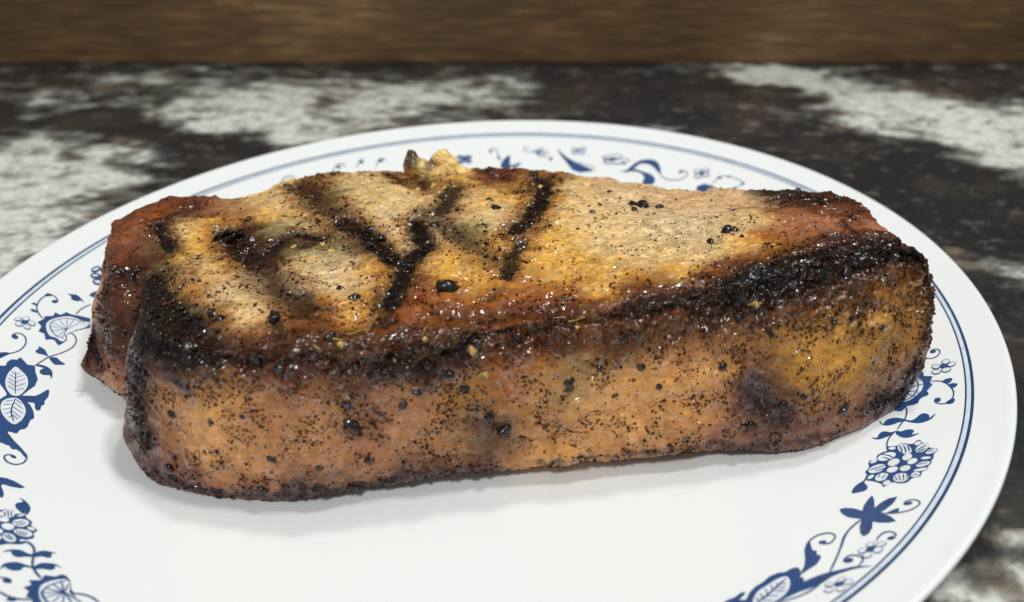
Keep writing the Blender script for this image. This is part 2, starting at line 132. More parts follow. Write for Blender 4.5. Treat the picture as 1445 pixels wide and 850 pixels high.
 ('R','small_flower_print',(('F',0,((81.55,-84.74),(81.43,-85.09),(81.15,-85.43),(80.75,-85.69),(80.32,-85.84),(79.94,-85.83),(79.68,-85.66),(79.6,-85.38),(79.72,-85.04),(80,-84.7),(80.4,-84.43),(80.83,-84.28),(81.22,-84.29),(81.47,-84.46))),('F',0,((81.74,-83.68),(81.61,-84.02),(81.33,-84.32),(80.96,-84.51),(80.59,-84.56),(80.27,-84.45),(80.07,-84.21),(80.03,-83.89),(80.17,-83.54),(80.44,-83.24),(80.81,-83.04),(81.19,-83),(81.51,-83.11),(81.71,-83.35))),('F',0,((83.69,-83.9),(83.54,-84.25),(83.22,-84.57),(82.78,-84.8),(82.33,-84.89),(81.93,-84.83),(81.67,-84.62),(81.61,-84.31),(81.76,-83.96),(82.08,-83.63),(82.51,-83.4),(82.98,-83.3),(83.37,-83.37),(83.63,-83.58))),('F',0,((82.66,-85.22),(82.54,-85.64),(82.26,-86.03),(81.87,-86.33),(81.46,-86.46),(81.1,-86.41),(80.86,-86.19),(80.79,-85.83),(80.9,-85.41),(81.18,-85.01),(81.57,-84.71),(81.99,-84.57),(82.35,-84.63),(82.59,-84.86))),('F',0,((80.47,-86.33),(80.34,-86.74),(80.05,-87.1),(79.67,-87.35),(79.27,-87.43),(78.93,-87.34),(78.72,-87.07),(78.67,-86.7),(78.8,-86.29),(79.08,-85.92),(79.47,-85.67),(79.87,-85.58),(80.22,-85.69),(80.43,-85.95))),('F',0,((79.89,-84.89),(79.79,-85.27),(79.55,-85.62),(79.21,-85.88),(78.84,-86.01),(78.51,-85.96),(78.3,-85.76),(78.23,-85.44),(78.33,-85.07),(78.57,-84.71),(78.91,-84.44),(79.28,-84.32),(79.61,-84.36),(79.83,-84.57))),('F',1,((81.59,-83.69),(81.49,-83.94),(81.26,-84.15),(80.96,-84.3),(80.65,-84.33),(80.38,-84.26),(80.22,-84.1),(80.18,-83.87),(80.29,-83.62),(80.51,-83.41),(80.81,-83.26),(81.12,-83.22),(81.39,-83.3),(81.56,-83.46))),('F',1,((83.54,-83.92),(83.42,-84.18),(83.15,-84.41),(82.78,-84.59),(82.39,-84.67),(82.04,-84.63),(81.82,-84.5),(81.76,-84.28),(81.88,-84.03),(82.15,-83.79),(82.52,-83.61),(82.91,-83.53),(83.26,-83.57),(83.48,-83.71))),('F',1,((82.51,-85.27),(82.41,-85.59),(82.18,-85.89),(81.85,-86.13),(81.5,-86.24),(81.2,-86.21),(81,-86.05),(80.94,-85.78),(81.03,-85.46),(81.26,-85.15),(81.59,-84.92),(81.94,-84.8),(82.25,-84.83),(82.45,-85))),('F',1,((80.33,-86.36),(80.22,-86.67),(79.98,-86.95),(79.66,-87.15),(79.33,-87.21),(79.04,-87.15),(78.86,-86.95),(78.82,-86.67),(78.92,-86.36),(79.16,-86.07),(79.48,-85.88),(79.81,-85.81),(80.1,-85.88),(80.29,-86.08))),('F',1,((79.74,-84.94),(79.66,-85.21),(79.46,-85.48),(79.18,-85.68),(78.88,-85.78),(78.61,-85.76),(78.44,-85.62),(78.38,-85.39),(78.46,-85.12),(78.66,-84.85),(78.94,-84.65),(79.24,-84.55),(79.51,-84.57),(79.69,-84.71))),('L',2,((82.07,-83.13),(82.95,-81.89),(84.25,-81.02),(85.27,-81.11),(85.83,-81.82),(85.58,-82.62),(84.82,-83.16),(84.17,-82.73)),0.15),('F',0,((85.4,-82.35),(85.33,-82.53),(85.13,-82.74),(84.86,-82.94),(84.55,-83.07),(84.28,-83.13),(84.09,-83.09),(84.03,-82.96),(84.1,-82.77),(84.29,-82.56),(84.57,-82.37),(84.87,-82.23),(85.15,-82.18),(85.33,-82.22))),('L',2,((77.23,-89.21),(78.46,-87.79),(78.34,-86.68),(77.46,-86.17),(76.44,-86.16),(75.47,-86.93),(75.22,-87.56)),0.15),('F',0,((77,-87.21),(76.87,-87.5),(76.6,-87.74),(76.24,-87.9),(75.86,-87.93),(75.54,-87.83),(75.33,-87.63),(75.29,-87.35),(75.42,-87.06),(75.69,-86.81),(76.05,-86.66),(76.43,-86.63),(76.75,-86.73),(76.96,-86.93))))),
 ('R','small_flower_print',(('F',0,((73.82,-92.99),(73.7,-93.27),(73.44,-93.5),(73.09,-93.65),(72.72,-93.68),(72.41,-93.6),(72.21,-93.41),(72.16,-93.15),(72.28,-92.87),(72.54,-92.64),(72.89,-92.49),(73.25,-92.45),(73.57,-92.54),(73.77,-92.74))),('F',0,((74.6,-91.6),(74.51,-91.92),(74.26,-92.26),(73.89,-92.56),(73.48,-92.75),(73.1,-92.8),(72.84,-92.7),(72.73,-92.47),(72.81,-92.15),(73.06,-91.81),(73.43,-91.51),(73.84,-91.32),(74.22,-91.27),(74.49,-91.37))),('F',0,((75.56,-92.73),(75.43,-93.1),(75.15,-93.41),(74.78,-93.61),(74.39,-93.67),(74.06,-93.56),(73.85,-93.32),(73.8,-92.98),(73.93,-92.62),(74.21,-92.3),(74.58,-92.1),(74.98,-92.04),(75.31,-92.15),(75.52,-92.4))),('F',0,((73.78,-94.28),(73.64,-94.62),(73.36,-94.9),(72.99,-95.06),(72.6,-95.08),(72.28,-94.95),(72.09,-94.69),(72.05,-94.36),(72.19,-94.02),(72.47,-93.74),(72.84,-93.57),(73.23,-93.56),(73.55,-93.69),(73.75,-93.95))),('F',0,((71.8,-94.39),(71.67,-94.67),(71.39,-94.89),(71.02,-95.01),(70.65,-95),(70.33,-94.86),(70.13,-94.63),(70.1,-94.34),(70.23,-94.06),(70.51,-93.84),(70.88,-93.72),(71.26,-93.73),(71.58,-93.87),(71.77,-94.11))),('F',0,((72.42,-92.86),(72.29,-93.15),(72.01,-93.41),(71.63,-93.57),(71.23,-93.61),(70.88,-93.51),(70.65,-93.31),(70.6,-93.03),(70.72,-92.73),(71,-92.48),(71.39,-92.31),(71.8,-92.27),(72.15,-92.37),(72.37,-92.58))),('F',1,((74.45,-91.67),(74.38,-91.9),(74.17,-92.15),(73.85,-92.38),(73.5,-92.54),(73.19,-92.6),(72.96,-92.55),(72.87,-92.4),(72.94,-92.18),(73.16,-91.92),(73.47,-91.69),(73.82,-91.53),(74.14,-91.47),(74.37,-91.52))),('F',1,((75.42,-92.75),(75.32,-93.02),(75.08,-93.26),(74.77,-93.42),(74.45,-93.46),(74.16,-93.39),(73.98,-93.21),(73.94,-92.96),(74.05,-92.69),(74.28,-92.45),(74.59,-92.3),(74.92,-92.25),(75.2,-92.32),(75.38,-92.5))),('F',1,((73.64,-94.29),(73.53,-94.54),(73.3,-94.74),(72.99,-94.87),(72.67,-94.88),(72.39,-94.78),(72.22,-94.6),(72.19,-94.35),(72.3,-94.1),(72.53,-93.9),(72.84,-93.77),(73.17,-93.76),(73.44,-93.86),(73.61,-94.05))),('F',1,((71.67,-94.39),(71.56,-94.58),(71.33,-94.73),(71.03,-94.81),(70.71,-94.8),(70.44,-94.7),(70.27,-94.54),(70.23,-94.34),(70.34,-94.15),(70.57,-94),(70.87,-93.92),(71.19,-93.93),(71.46,-94.03),(71.63,-94.19))),('F',1,((72.28,-92.87),(72.18,-93.07),(71.94,-93.25),(71.62,-93.37),(71.28,-93.4),(70.98,-93.34),(70.79,-93.21),(70.74,-93.02),(70.84,-92.81),(71.07,-92.63),(71.39,-92.51),(71.74,-92.48),(72.04,-92.54),(72.23,-92.68))))),
 ('R','veined_leaf_print',(('F',0,((66.47,-91.96),(67.97,-91.17),(70.19,-90.25),(72.33,-89.7),(74.96,-89.26),(76.86,-89.03),(79.34,-89.41),(78.88,-89.58),(77.03,-89.65),(74.73,-90.14),(72.53,-90.93),(70.96,-91.95),(69.61,-92.75),(66.08,-93.82))),('L',2,((70.2,-92.33),(68.97,-93.4),(67.61,-94.32),(66.16,-94.97)),0.11),('P',0,((70.87,-80.83),(69.99,-81.55),(69.31,-83.03),(69,-85.29),(68.37,-87.43),(67.69,-88.55),(67.27,-89.71),(67.71,-89.3),(68.93,-88.42),(70.57,-87.33),(71.65,-85.8),(71.82,-84.92),(71.22,-84.63),(71.47,-83.52),(70.84,-83.39),(70.76,-82.15))),('L',2,((69.81,-81.96),(71.05,-80.42),(72.56,-79.37),(74.27,-79.04),(75.34,-79.52),(75.48,-80.45),(74.65,-81.62),(73.56,-82.07),(72.58,-81.63),(72.4,-81.24)),0.15),('F',0,((73.71,-81.36),(73.61,-81.59),(73.39,-81.78),(73.09,-81.9),(72.77,-81.93),(72.49,-81.85),(72.31,-81.69),(72.27,-81.47),(72.37,-81.25),(72.59,-81.05),(72.89,-80.93),(73.22,-80.9),(73.49,-80.98),(73.67,-81.14))),('P',0,((52.4,-96.11),(53.06,-94.92),(53.82,-94.25),(55.26,-93.67),(56.43,-92.66),(57.31,-92.52),(57.03,-93.27),(55.92,-94.41),(57,-94.57),(57.96,-92.75),(59.21,-91.35),(60.57,-90.49),(62.02,-89.09),(63.91,-88.31),(64.76,-88.45),(66.15,-87.59),(67.23,-87.44),(67.55,-88.39),(67.36,-89.72),(67.11,-90.09),(67.69,-90.59),(67.38,-91.61),(69.58,-90.92),(71.78,-90.24),(73.18,-90.09),(71.6,-91.01),(70.32,-92.11),(67.33,-93.43),(63.99,-94.96),(61.76,-96.14),(59.93,-97.13),(56.46,-98.14))),('F',1,((58.02,-95.6),(58.51,-94.14),(59.5,-92.72),(61.27,-91.4),(63.23,-90.11),(64.68,-89.73),(65.15,-90.43),(65.05,-91.75),(64.29,-93.46),(62.81,-95.03),(61.12,-96.05),(59.16,-96.77),(58.1,-96.62))),('L',2,((58.06,-96.37),(61.63,-93.18),(64.56,-90.33)),0.21),('L',2,((58.73,-94.3),(59.06,-95.37)),0.15),('L',2,((59.64,-93.4),(59.9,-94.86)),0.15),('L',2,((60.61,-92.23),(60.86,-93.71)),0.15),('L',2,((61.75,-91.61),(61.95,-92.84)),0.15),('L',2,((62.78,-91.11),(63.05,-91.95)),0.15),('L',2,((59.76,-95.22),(61.37,-95.58)),0.15),('L',2,((60.75,-94.34),(62.52,-94.35)),0.15),('L',2,((62.13,-93.25),(63.96,-93.41)),0.15),('L',2,((62.85,-92.58),(64.13,-92.52)),0.15),('L',2,((63.54,-91.64),(64.39,-91.64)),0.15),('L',2,((70.1,-92.33),(68.24,-93.84),(65.98,-95.02),(63.5,-95.77),(61.09,-96.17)),0.13))),
 ('L','scroll_print',(('L',2,((-113.01,-24.31),(-111.84,-22.91),(-110.75,-21.3),(-110.7,-18.97),(-111.63,-16.55),(-113.2,-14.85),(-114.73,-14.55),(-115.22,-15.71)),0.13),('F',0,((-113.58,-16.29),(-113.54,-16.64),(-113.67,-16.88),(-113.96,-16.96),(-114.34,-16.87),(-114.74,-16.63),(-115.08,-16.28),(-115.3,-15.89),(-115.34,-15.54),(-115.21,-15.3),(-114.93,-15.22),(-114.54,-15.31),(-114.14,-15.55),(-113.8,-15.9))),('F',0,((-113.9,-23.53),(-112.91,-22.57),(-111.81,-22.76),(-112.13,-23.94),(-112.79,-25.44))))),
 ('L','small_flower_print',(('F',0,((-115.03,-9.44),(-114.94,-9.81),(-115.02,-10.14),(-115.26,-10.36),(-115.61,-10.44),(-116,-10.36),(-116.35,-10.13),(-116.6,-9.8),(-116.69,-9.44),(-116.61,-9.11),(-116.38,-8.88),(-116.03,-8.8),(-115.64,-8.89),(-115.28,-9.11))),('F',0,((-116.95,-8.75),(-116.83,-9.12),(-116.87,-9.48),(-117.06,-9.76),(-117.37,-9.89),(-117.73,-9.86),(-118.08,-9.67),(-118.33,-9.36),(-118.45,-8.99),(-118.41,-8.63),(-118.22,-8.35),(-117.91,-8.22),(-117.54,-8.25),(-117.2,-8.44))),('F',0,((-115.33,-8.14),(-115.22,-8.59),(-115.32,-8.95),(-115.6,-9.17),(-116.01,-9.19),(-116.46,-9.02),(-116.87,-8.68),(-117.16,-8.25),(-117.26,-7.8),(-117.16,-7.44),(-116.88,-7.22),(-116.47,-7.2),(-116.02,-7.37),(-115.61,-7.71))),('F',0,((-113.08,-9.86),(-113.06,-10.28),(-113.25,-10.54),(-113.62,-10.6),(-114.09,-10.43),(-114.58,-10.07),(-114.98,-9.6),(-115.22,-9.1),(-115.25,-8.68),(-115.05,-8.41),(-114.68,-8.36),(-114.21,-8.53),(-113.72,-8.89),(-113.32,-9.36))),('F',0,((-113.29,-11.58),(-113.24,-11.99),(-113.41,-12.26),(-113.75,-12.36),(-114.2,-12.25),(-114.67,-11.97),(-115.07,-11.56),(-115.32,-11.11),(-115.37,-10.7),(-115.21,-10.42),(-114.86,-10.33),(-114.41,-10.43),(-113.93,-10.72),(-113.53,-11.13))),('F',0,((-115.49,-10.89),(-115.39,-11.33),(-115.48,-11.69),(-115.74,-11.9),(-116.13,-11.92),(-116.57,-11.75),(-116.98,-11.41),(-117.26,-10.99),(-117.37,-10.55),(-117.28,-10.19),(-117.01,-9.97),(-116.62,-9.95),(-116.17,-10.12),(-115.77,-10.46))),('F',1,((-117.07,-8.8),(-117,-9.06),(-117.06,-9.31),(-117.23,-9.52),(-117.48,-9.63),(-117.77,-9.63),(-118.03,-9.51),(-118.21,-9.31),(-118.28,-9.05),(-118.22,-8.8),(-118.05,-8.59),(-117.8,-8.48),(-117.51,-8.48),(-117.25,-8.6))),('F',1,((-115.47,-8.15),(-115.41,-8.48),(-115.5,-8.75),(-115.75,-8.92),(-116.09,-8.94),(-116.46,-8.81),(-116.79,-8.56),(-117.01,-8.24),(-117.08,-7.91),(-116.98,-7.64),(-116.74,-7.48),(-116.39,-7.46),(-116.02,-7.58),(-115.69,-7.83))),('F',1,((-113.25,-9.8),(-113.24,-10.12),(-113.41,-10.31),(-113.72,-10.34),(-114.12,-10.19),(-114.53,-9.91),(-114.86,-9.54),(-115.05,-9.16),(-115.06,-8.84),(-114.89,-8.65),(-114.57,-8.62),(-114.17,-8.77),(-113.77,-9.05),(-113.44,-9.42))),('F',1,((-113.45,-11.54),(-113.42,-11.84),(-113.57,-12.04),(-113.87,-12.1),(-114.25,-12.01),(-114.64,-11.79),(-114.97,-11.48),(-115.16,-11.15),(-115.19,-10.85),(-115.04,-10.65),(-114.74,-10.59),(-114.36,-10.67),(-113.96,-10.9),(-113.64,-11.21))),('F',1,((-115.63,-10.9),(-115.56,-11.22),(-115.66,-11.49),(-115.89,-11.65),(-116.22,-11.67),(-116.58,-11.54),(-116.9,-11.29),(-117.11,-10.98),(-117.19,-10.65),(-117.1,-10.38),(-116.86,-10.23),(-116.53,-10.21),(-116.17,-10.33),(-115.85,-10.58))))),
 ('L','fan_flower_print',(('P',0,((-103.67,-2.72),(-106.67,-2.53),(-108.07,-2.64),(-109.17,-2.38),(-109.87,-1.94),(-109.96,-2.72),(-110.44,-3.68),(-112.04,-3.14),(-111.6,-4.68),(-112.51,-5.23),(-113.24,-5.65),(-112.81,-6.69),(-113.36,-8.55),(-111.72,-9.88),(-111.24,-12.09),(-109.59,-12.59),(-108.16,-14.84),(-107.33,-14.25),(-106.37,-14.32),(-104.5,-16.13),(-104.06,-14.76),(-103.99,-13.31),(-104.74,-11.72),(-105.68,-11.16),(-103.76,-8.41),(-101.79,-6.59))),('F',1,((-105.28,-11.47),(-104.49,-12.57),(-104.26,-14.14),(-105.03,-14.23),(-106.4,-13.38),(-107.94,-13.08),(-109.63,-11.4),(-111.18,-8.68),(-111.25,-6.75),(-110.21,-5.07),(-108.45,-3.81),(-106.46,-3.93),(-104.47,-4.55),(-102.78,-4.56),(-102.69,-6.73),(-103.96,-8.97))),('F',0,((-104.64,-8.78),(-104.41,-9.57),(-104.5,-10.31),(-104.88,-10.86),(-105.48,-11.12),(-106.18,-11.03),(-106.85,-10.61),(-107.36,-9.94),(-107.59,-9.16),(-107.52,-8.42),(-107.14,-7.86),(-106.53,-7.6),(-105.82,-7.69),(-105.14,-8.11))),('F',0,((-106.03,-7.67),(-104.32,-8.25),(-104.72,-10.27))),('L',2,((-104.67,-13.12),(-106.8,-12.59),(-108.98,-10.64),(-110.41,-8.35),(-110.04,-6.32),(-108.4,-4.87),(-106.12,-4.62),(-103.78,-4.99)),0.11),('L',2,((-106,-9.36),(-106.41,-12.9)),0.1),('L',2,((-106,-9.36),(-108.87,-11.08)),0.1),('L',2,((-106,-9.36),(-110,-9.14)),0.1),('L',2,((-106,-9.36),(-110.34,-7.58)),0.1),('L',2,((-106,-9.36),(-109.6,-5.79)),0.1),('L',2,((-106,-9.36),(-108.24,-4.7)),0.1),('L',2,((-106,-9.36),(-106.56,-4.71)),0.1),('L',2,((-106,-9.36),(-104.73,-5.01)),0.1),('L',2,((-106,-9.36),(-105.15,-13.09)),0.1),('L',2,((-104.31,-9.22),(-102.63,-7.34)),0.11))),
 ('L','leaf_sprig_print',(('L',2,((-104.53,-10.18),(-102.96,-11.44),(-101.77,-13.33),(-101.35,-15.99),(-102.25,-18.7),(-103.86,-21.22),(-104.34,-23.25),(-104.7,-25.43)),0.13),('F',0,((-104.15,-21.11),(-105.47,-20.73),(-106.88,-20.62),(-107.76,-19.83),(-107.63,-18.61),(-108.21,-17.83),(-106.41,-18.57),(-104.84,-20.24))),('F',0,((-103.76,-21.41),(-102.47,-20.88),(-101.03,-21.9),(-99.41,-22.84),(-100.42,-23.48),(-101.35,-23.63),(-102.4,-22.91))))),
 ('L','scroll_print',(('L',2,((-113,-6.78),(-115.03,-4.95),(-116.6,-2.65),(-117.41,0.02),(-117.3,2.62),(-116.62,3.69),(-115.09,3.09),(-113.75,1.65),(-113.87,0.68),(-114.63,0.75)),0.13),('F',0,((-115.33,-4.83),(-116.27,-4.85),(-117.29,-4.36),(-117.13,-3.69),(-116.29,-3.91))),('F',0,((-116.87,-2.01),(-117.82,-1.93),(-118.53,-1.5),(-117.8,-1.07))),('F',0,((-117.5,2.53),(-117.64,3.75),(-117.08,4.1),(-116.08,3.57),(-116.5,2.97))),('F',0,((-113.81,1.52),(-113.73,1.22),(-113.79,0.93),(-113.96,0.71),(-114.23,0.59),(-114.53,0.61),(-114.8,0.75),(-115,0.99),(-115.08,1.29),(-115.02,1.58),(-114.85,1.8),(-114.58,1.92),(-114.28,1.91),(-114,1.76))))),
 ('L','leaf_sprig_print',(('L',2,((-107.37,-2.34),(-107.38,-0.1),(-106.97,1.59),(-106.25,3.17)),0.13),('F',0,((-106.91,1.72),(-108.6,3.92),(-111.05,5.91),(-112.39,5.83),(-113.41,5.64),(-112.17,4.9),(-111.45,3.69),(-110.02,3.3),(-109.11,3.95),(-107.68,2.8))),('F',0,((-108.68,7.22),(-107.92,9.36),(-106.72,6.79),(-107.71,6.51))))),
 ('L','veined_leaf_print',(('P',0,((-112,-28.3),(-110.07,-27.52),(-110.56,-25.92),(-110.37,-24.72),(-109.29,-24.5),(-109.18,-23.32),(-108.02,-24.21),(-106.38,-25.57),(-104.83,-25.39),(-103.42,-27.75),(-101.58,-30.11),(-100.71,-32.83),(-101.03,-35.11),(-101.09,-37.05),(-98.65,-36.34),(-98.17,-35.31),(-97.87,-33.91),(-97.63,-33.17),(-96.93,-33.98),(-96.17,-35.84),(-96.01,-37.48),(-95.32,-38.9),(-95.65,-39.44),(-95.05,-40.89),(-95.37,-41.42),(-96.29,-40.72),(-96.87,-39.68),(-97.45,-38.85),(-98.85,-38.95),(-97.75,-39.79),(-96.06,-41.67),(-94.73,-43.65),(-94.52,-44.38),(-94.83,-44.9),(-93.99,-47.41),(-94.11,-48.24),(-94.69,-48.63),(-94.58,-50.16),(-95.7,-49.95),(-96.72,-49.91),(-97.44,-49.37),(-97.71,-50.24),(-99.08,-49.93),(-102.65,-44.04),(-103.76,-41.18),(-104.16,-39.46),(-103.85,-37.88),(-104.25,-37.19),(-106.16,-35.36),(-107.87,-33.88),(-110.01,-31.69))),('F',1,((-107.95,-27.24),(-105.93,-28.52),(-103.93,-30.16),(-102.49,-32.22),(-101.6,-34.47),(-101.45,-36.97),(-102.11,-37.64),(-103.37,-37.27),(-105.27,-35.45),(-106.87,-33.06),(-107.87,-30.4),(-108.09,-28.72))),('F',1,((-101.71,-38.33),(-100.35,-38.88),(-98.58,-40.51),(-97.15,-42.47),(-96.3,-45.01),(-96.28,-46.6),(-96.66,-47.33),(-97.98,-46.8),(-99.79,-45.44),(-101.77,-43.32),(-103.08,-40.93),(-103.04,-39.25))),('L',2,((-106.88,-29.13),(-102.51,-36.95)),0.14),('L',2,((-101.51,-38.68),(-99.8,-43.01),(-97.32,-46.37)),0.14),('L',2,((-107.78,-29.26),(-106.46,-30.06)),0.11),('L',2,((-107.42,-30.44),(-105.68,-31.51)),0.11),('L',2,((-107.05,-31.83),(-104.76,-33.1)),0.11),('L',2,((-106.33,-33.07),(-104.05,-34.34)),0.11),('L',2,((-105.33,-34.62),(-103.25,-35.74)),0.11),('L',2,((-106.37,-30.03),(-105.8,-29.14)),0.11),('L',2,((-105.66,-31.28),(-104.76,-29.83)),0.11),('L',2,((-104.74,-32.88),(-103.79,-30.98)),0.11),('L',2,((-103.83,-34.47),(-102.79,-32.56)),0.11),('L',2,((-103.03,-35.87),(-102.05,-34.43)),0.11),('L',2,((-102.54,-40.11),(-101.55,-39.32)),0.11),('L',2,((-102.26,-41.45),(-100.92,-40.75)),0.11),('L',2,((-101.51,-43.22),(-100.36,-41.99)),0.11),('L',2,((-100.22,-44.38),(-99.71,-43.18)),0.11),('L',2,((-98.84,-45.5),(-98.75,-44.46)),0.11),('L',2,((-101.59,-38.71),(-99.22,-40.13)),0.11),('L',2,((-101.07,-39.98),(-98.25,-41.63)),0.11),('L',2,((-100.34,-41.57),(-97.19,-43.3)),0.11),('L',2,((-99.67,-42.97),(-96.83,-44.79)),0.11),('L',2,((-98.76,-44.27),(-96.86,-45.61)),0.11),('F',0,((-104.83,-25.39),(-104,-24.7),(-102.26,-25.04),(-100.65,-26.19),(-99.53,-27.98),(-99.25,-29.29),(-100.03,-28.04),(-101.39,-28.27),(-102.42,-27.79),(-102.93,-26.65),(-102.79,-25.7))))),
 ('L','scroll_print',(('P',0,((-96.62,-53.64),(-98.96,-49.81),(-97.18,-48.81),(-96.12,-50.41),(-93.87,-52.36),(-91.39,-54.22),(-89.45,-55.86),(-88.18,-57.51),(-88.87,-57.16),(-90.46,-55.8),(-91.58,-55.22),(-92.37,-55.36),(-93.56,-54.35),(-94.07,-54.32),(-95.1,-53.9))),('L',2,((-89.36,-56.01),(-88.28,-57.35),(-87.85,-58.88),(-88.3,-59.74),(-89.27,-60.03),(-90.7,-59.55),(-91.83,-58.63),(-92.24,-57.65),(-91.52,-57.25),(-90.34,-57.62)),0.14),('F',0,((-90.01,-57.84),(-90.01,-58),(-90.14,-58.09),(-90.39,-58.09),(-90.7,-58),(-91.01,-57.85),(-91.25,-57.66),(-91.39,-57.46),(-91.39,-57.31),(-91.25,-57.22),(-91.01,-57.22),(-90.7,-57.3),(-90.39,-57.46),(-90.14,-57.65))))),
 ('L','star_flower_print',(('P',0,((-90.07,-64.51),(-89.03,-64.39),(-87.9,-64.42),(-86.08,-64.95),(-83.16,-66.39),(-83.84,-66.81),(-85.73,-66.74),(-87.44,-66.36),(-87.31,-67.01),(-86.53,-67.81),(-85.4,-69.19),(-85.01,-70.25),(-86.52,-70.15))),)),
 ('L','leaf_print',(('F',0,((-82.37,-69.66),(-81.36,-69.97),(-79.79,-71.06),(-78.79,-72.12),(-78.26,-73.29),(-78.37,-74.28),(-79.67,-73.63),(-81.31,-72.42),(-81.83,-71.57),(-81.71,-71.05),(-81.09,-70.73),(-81.48,-70.23))),('L',2,((-79.72,-72.91),(-78.74,-74.17)),0.2))),
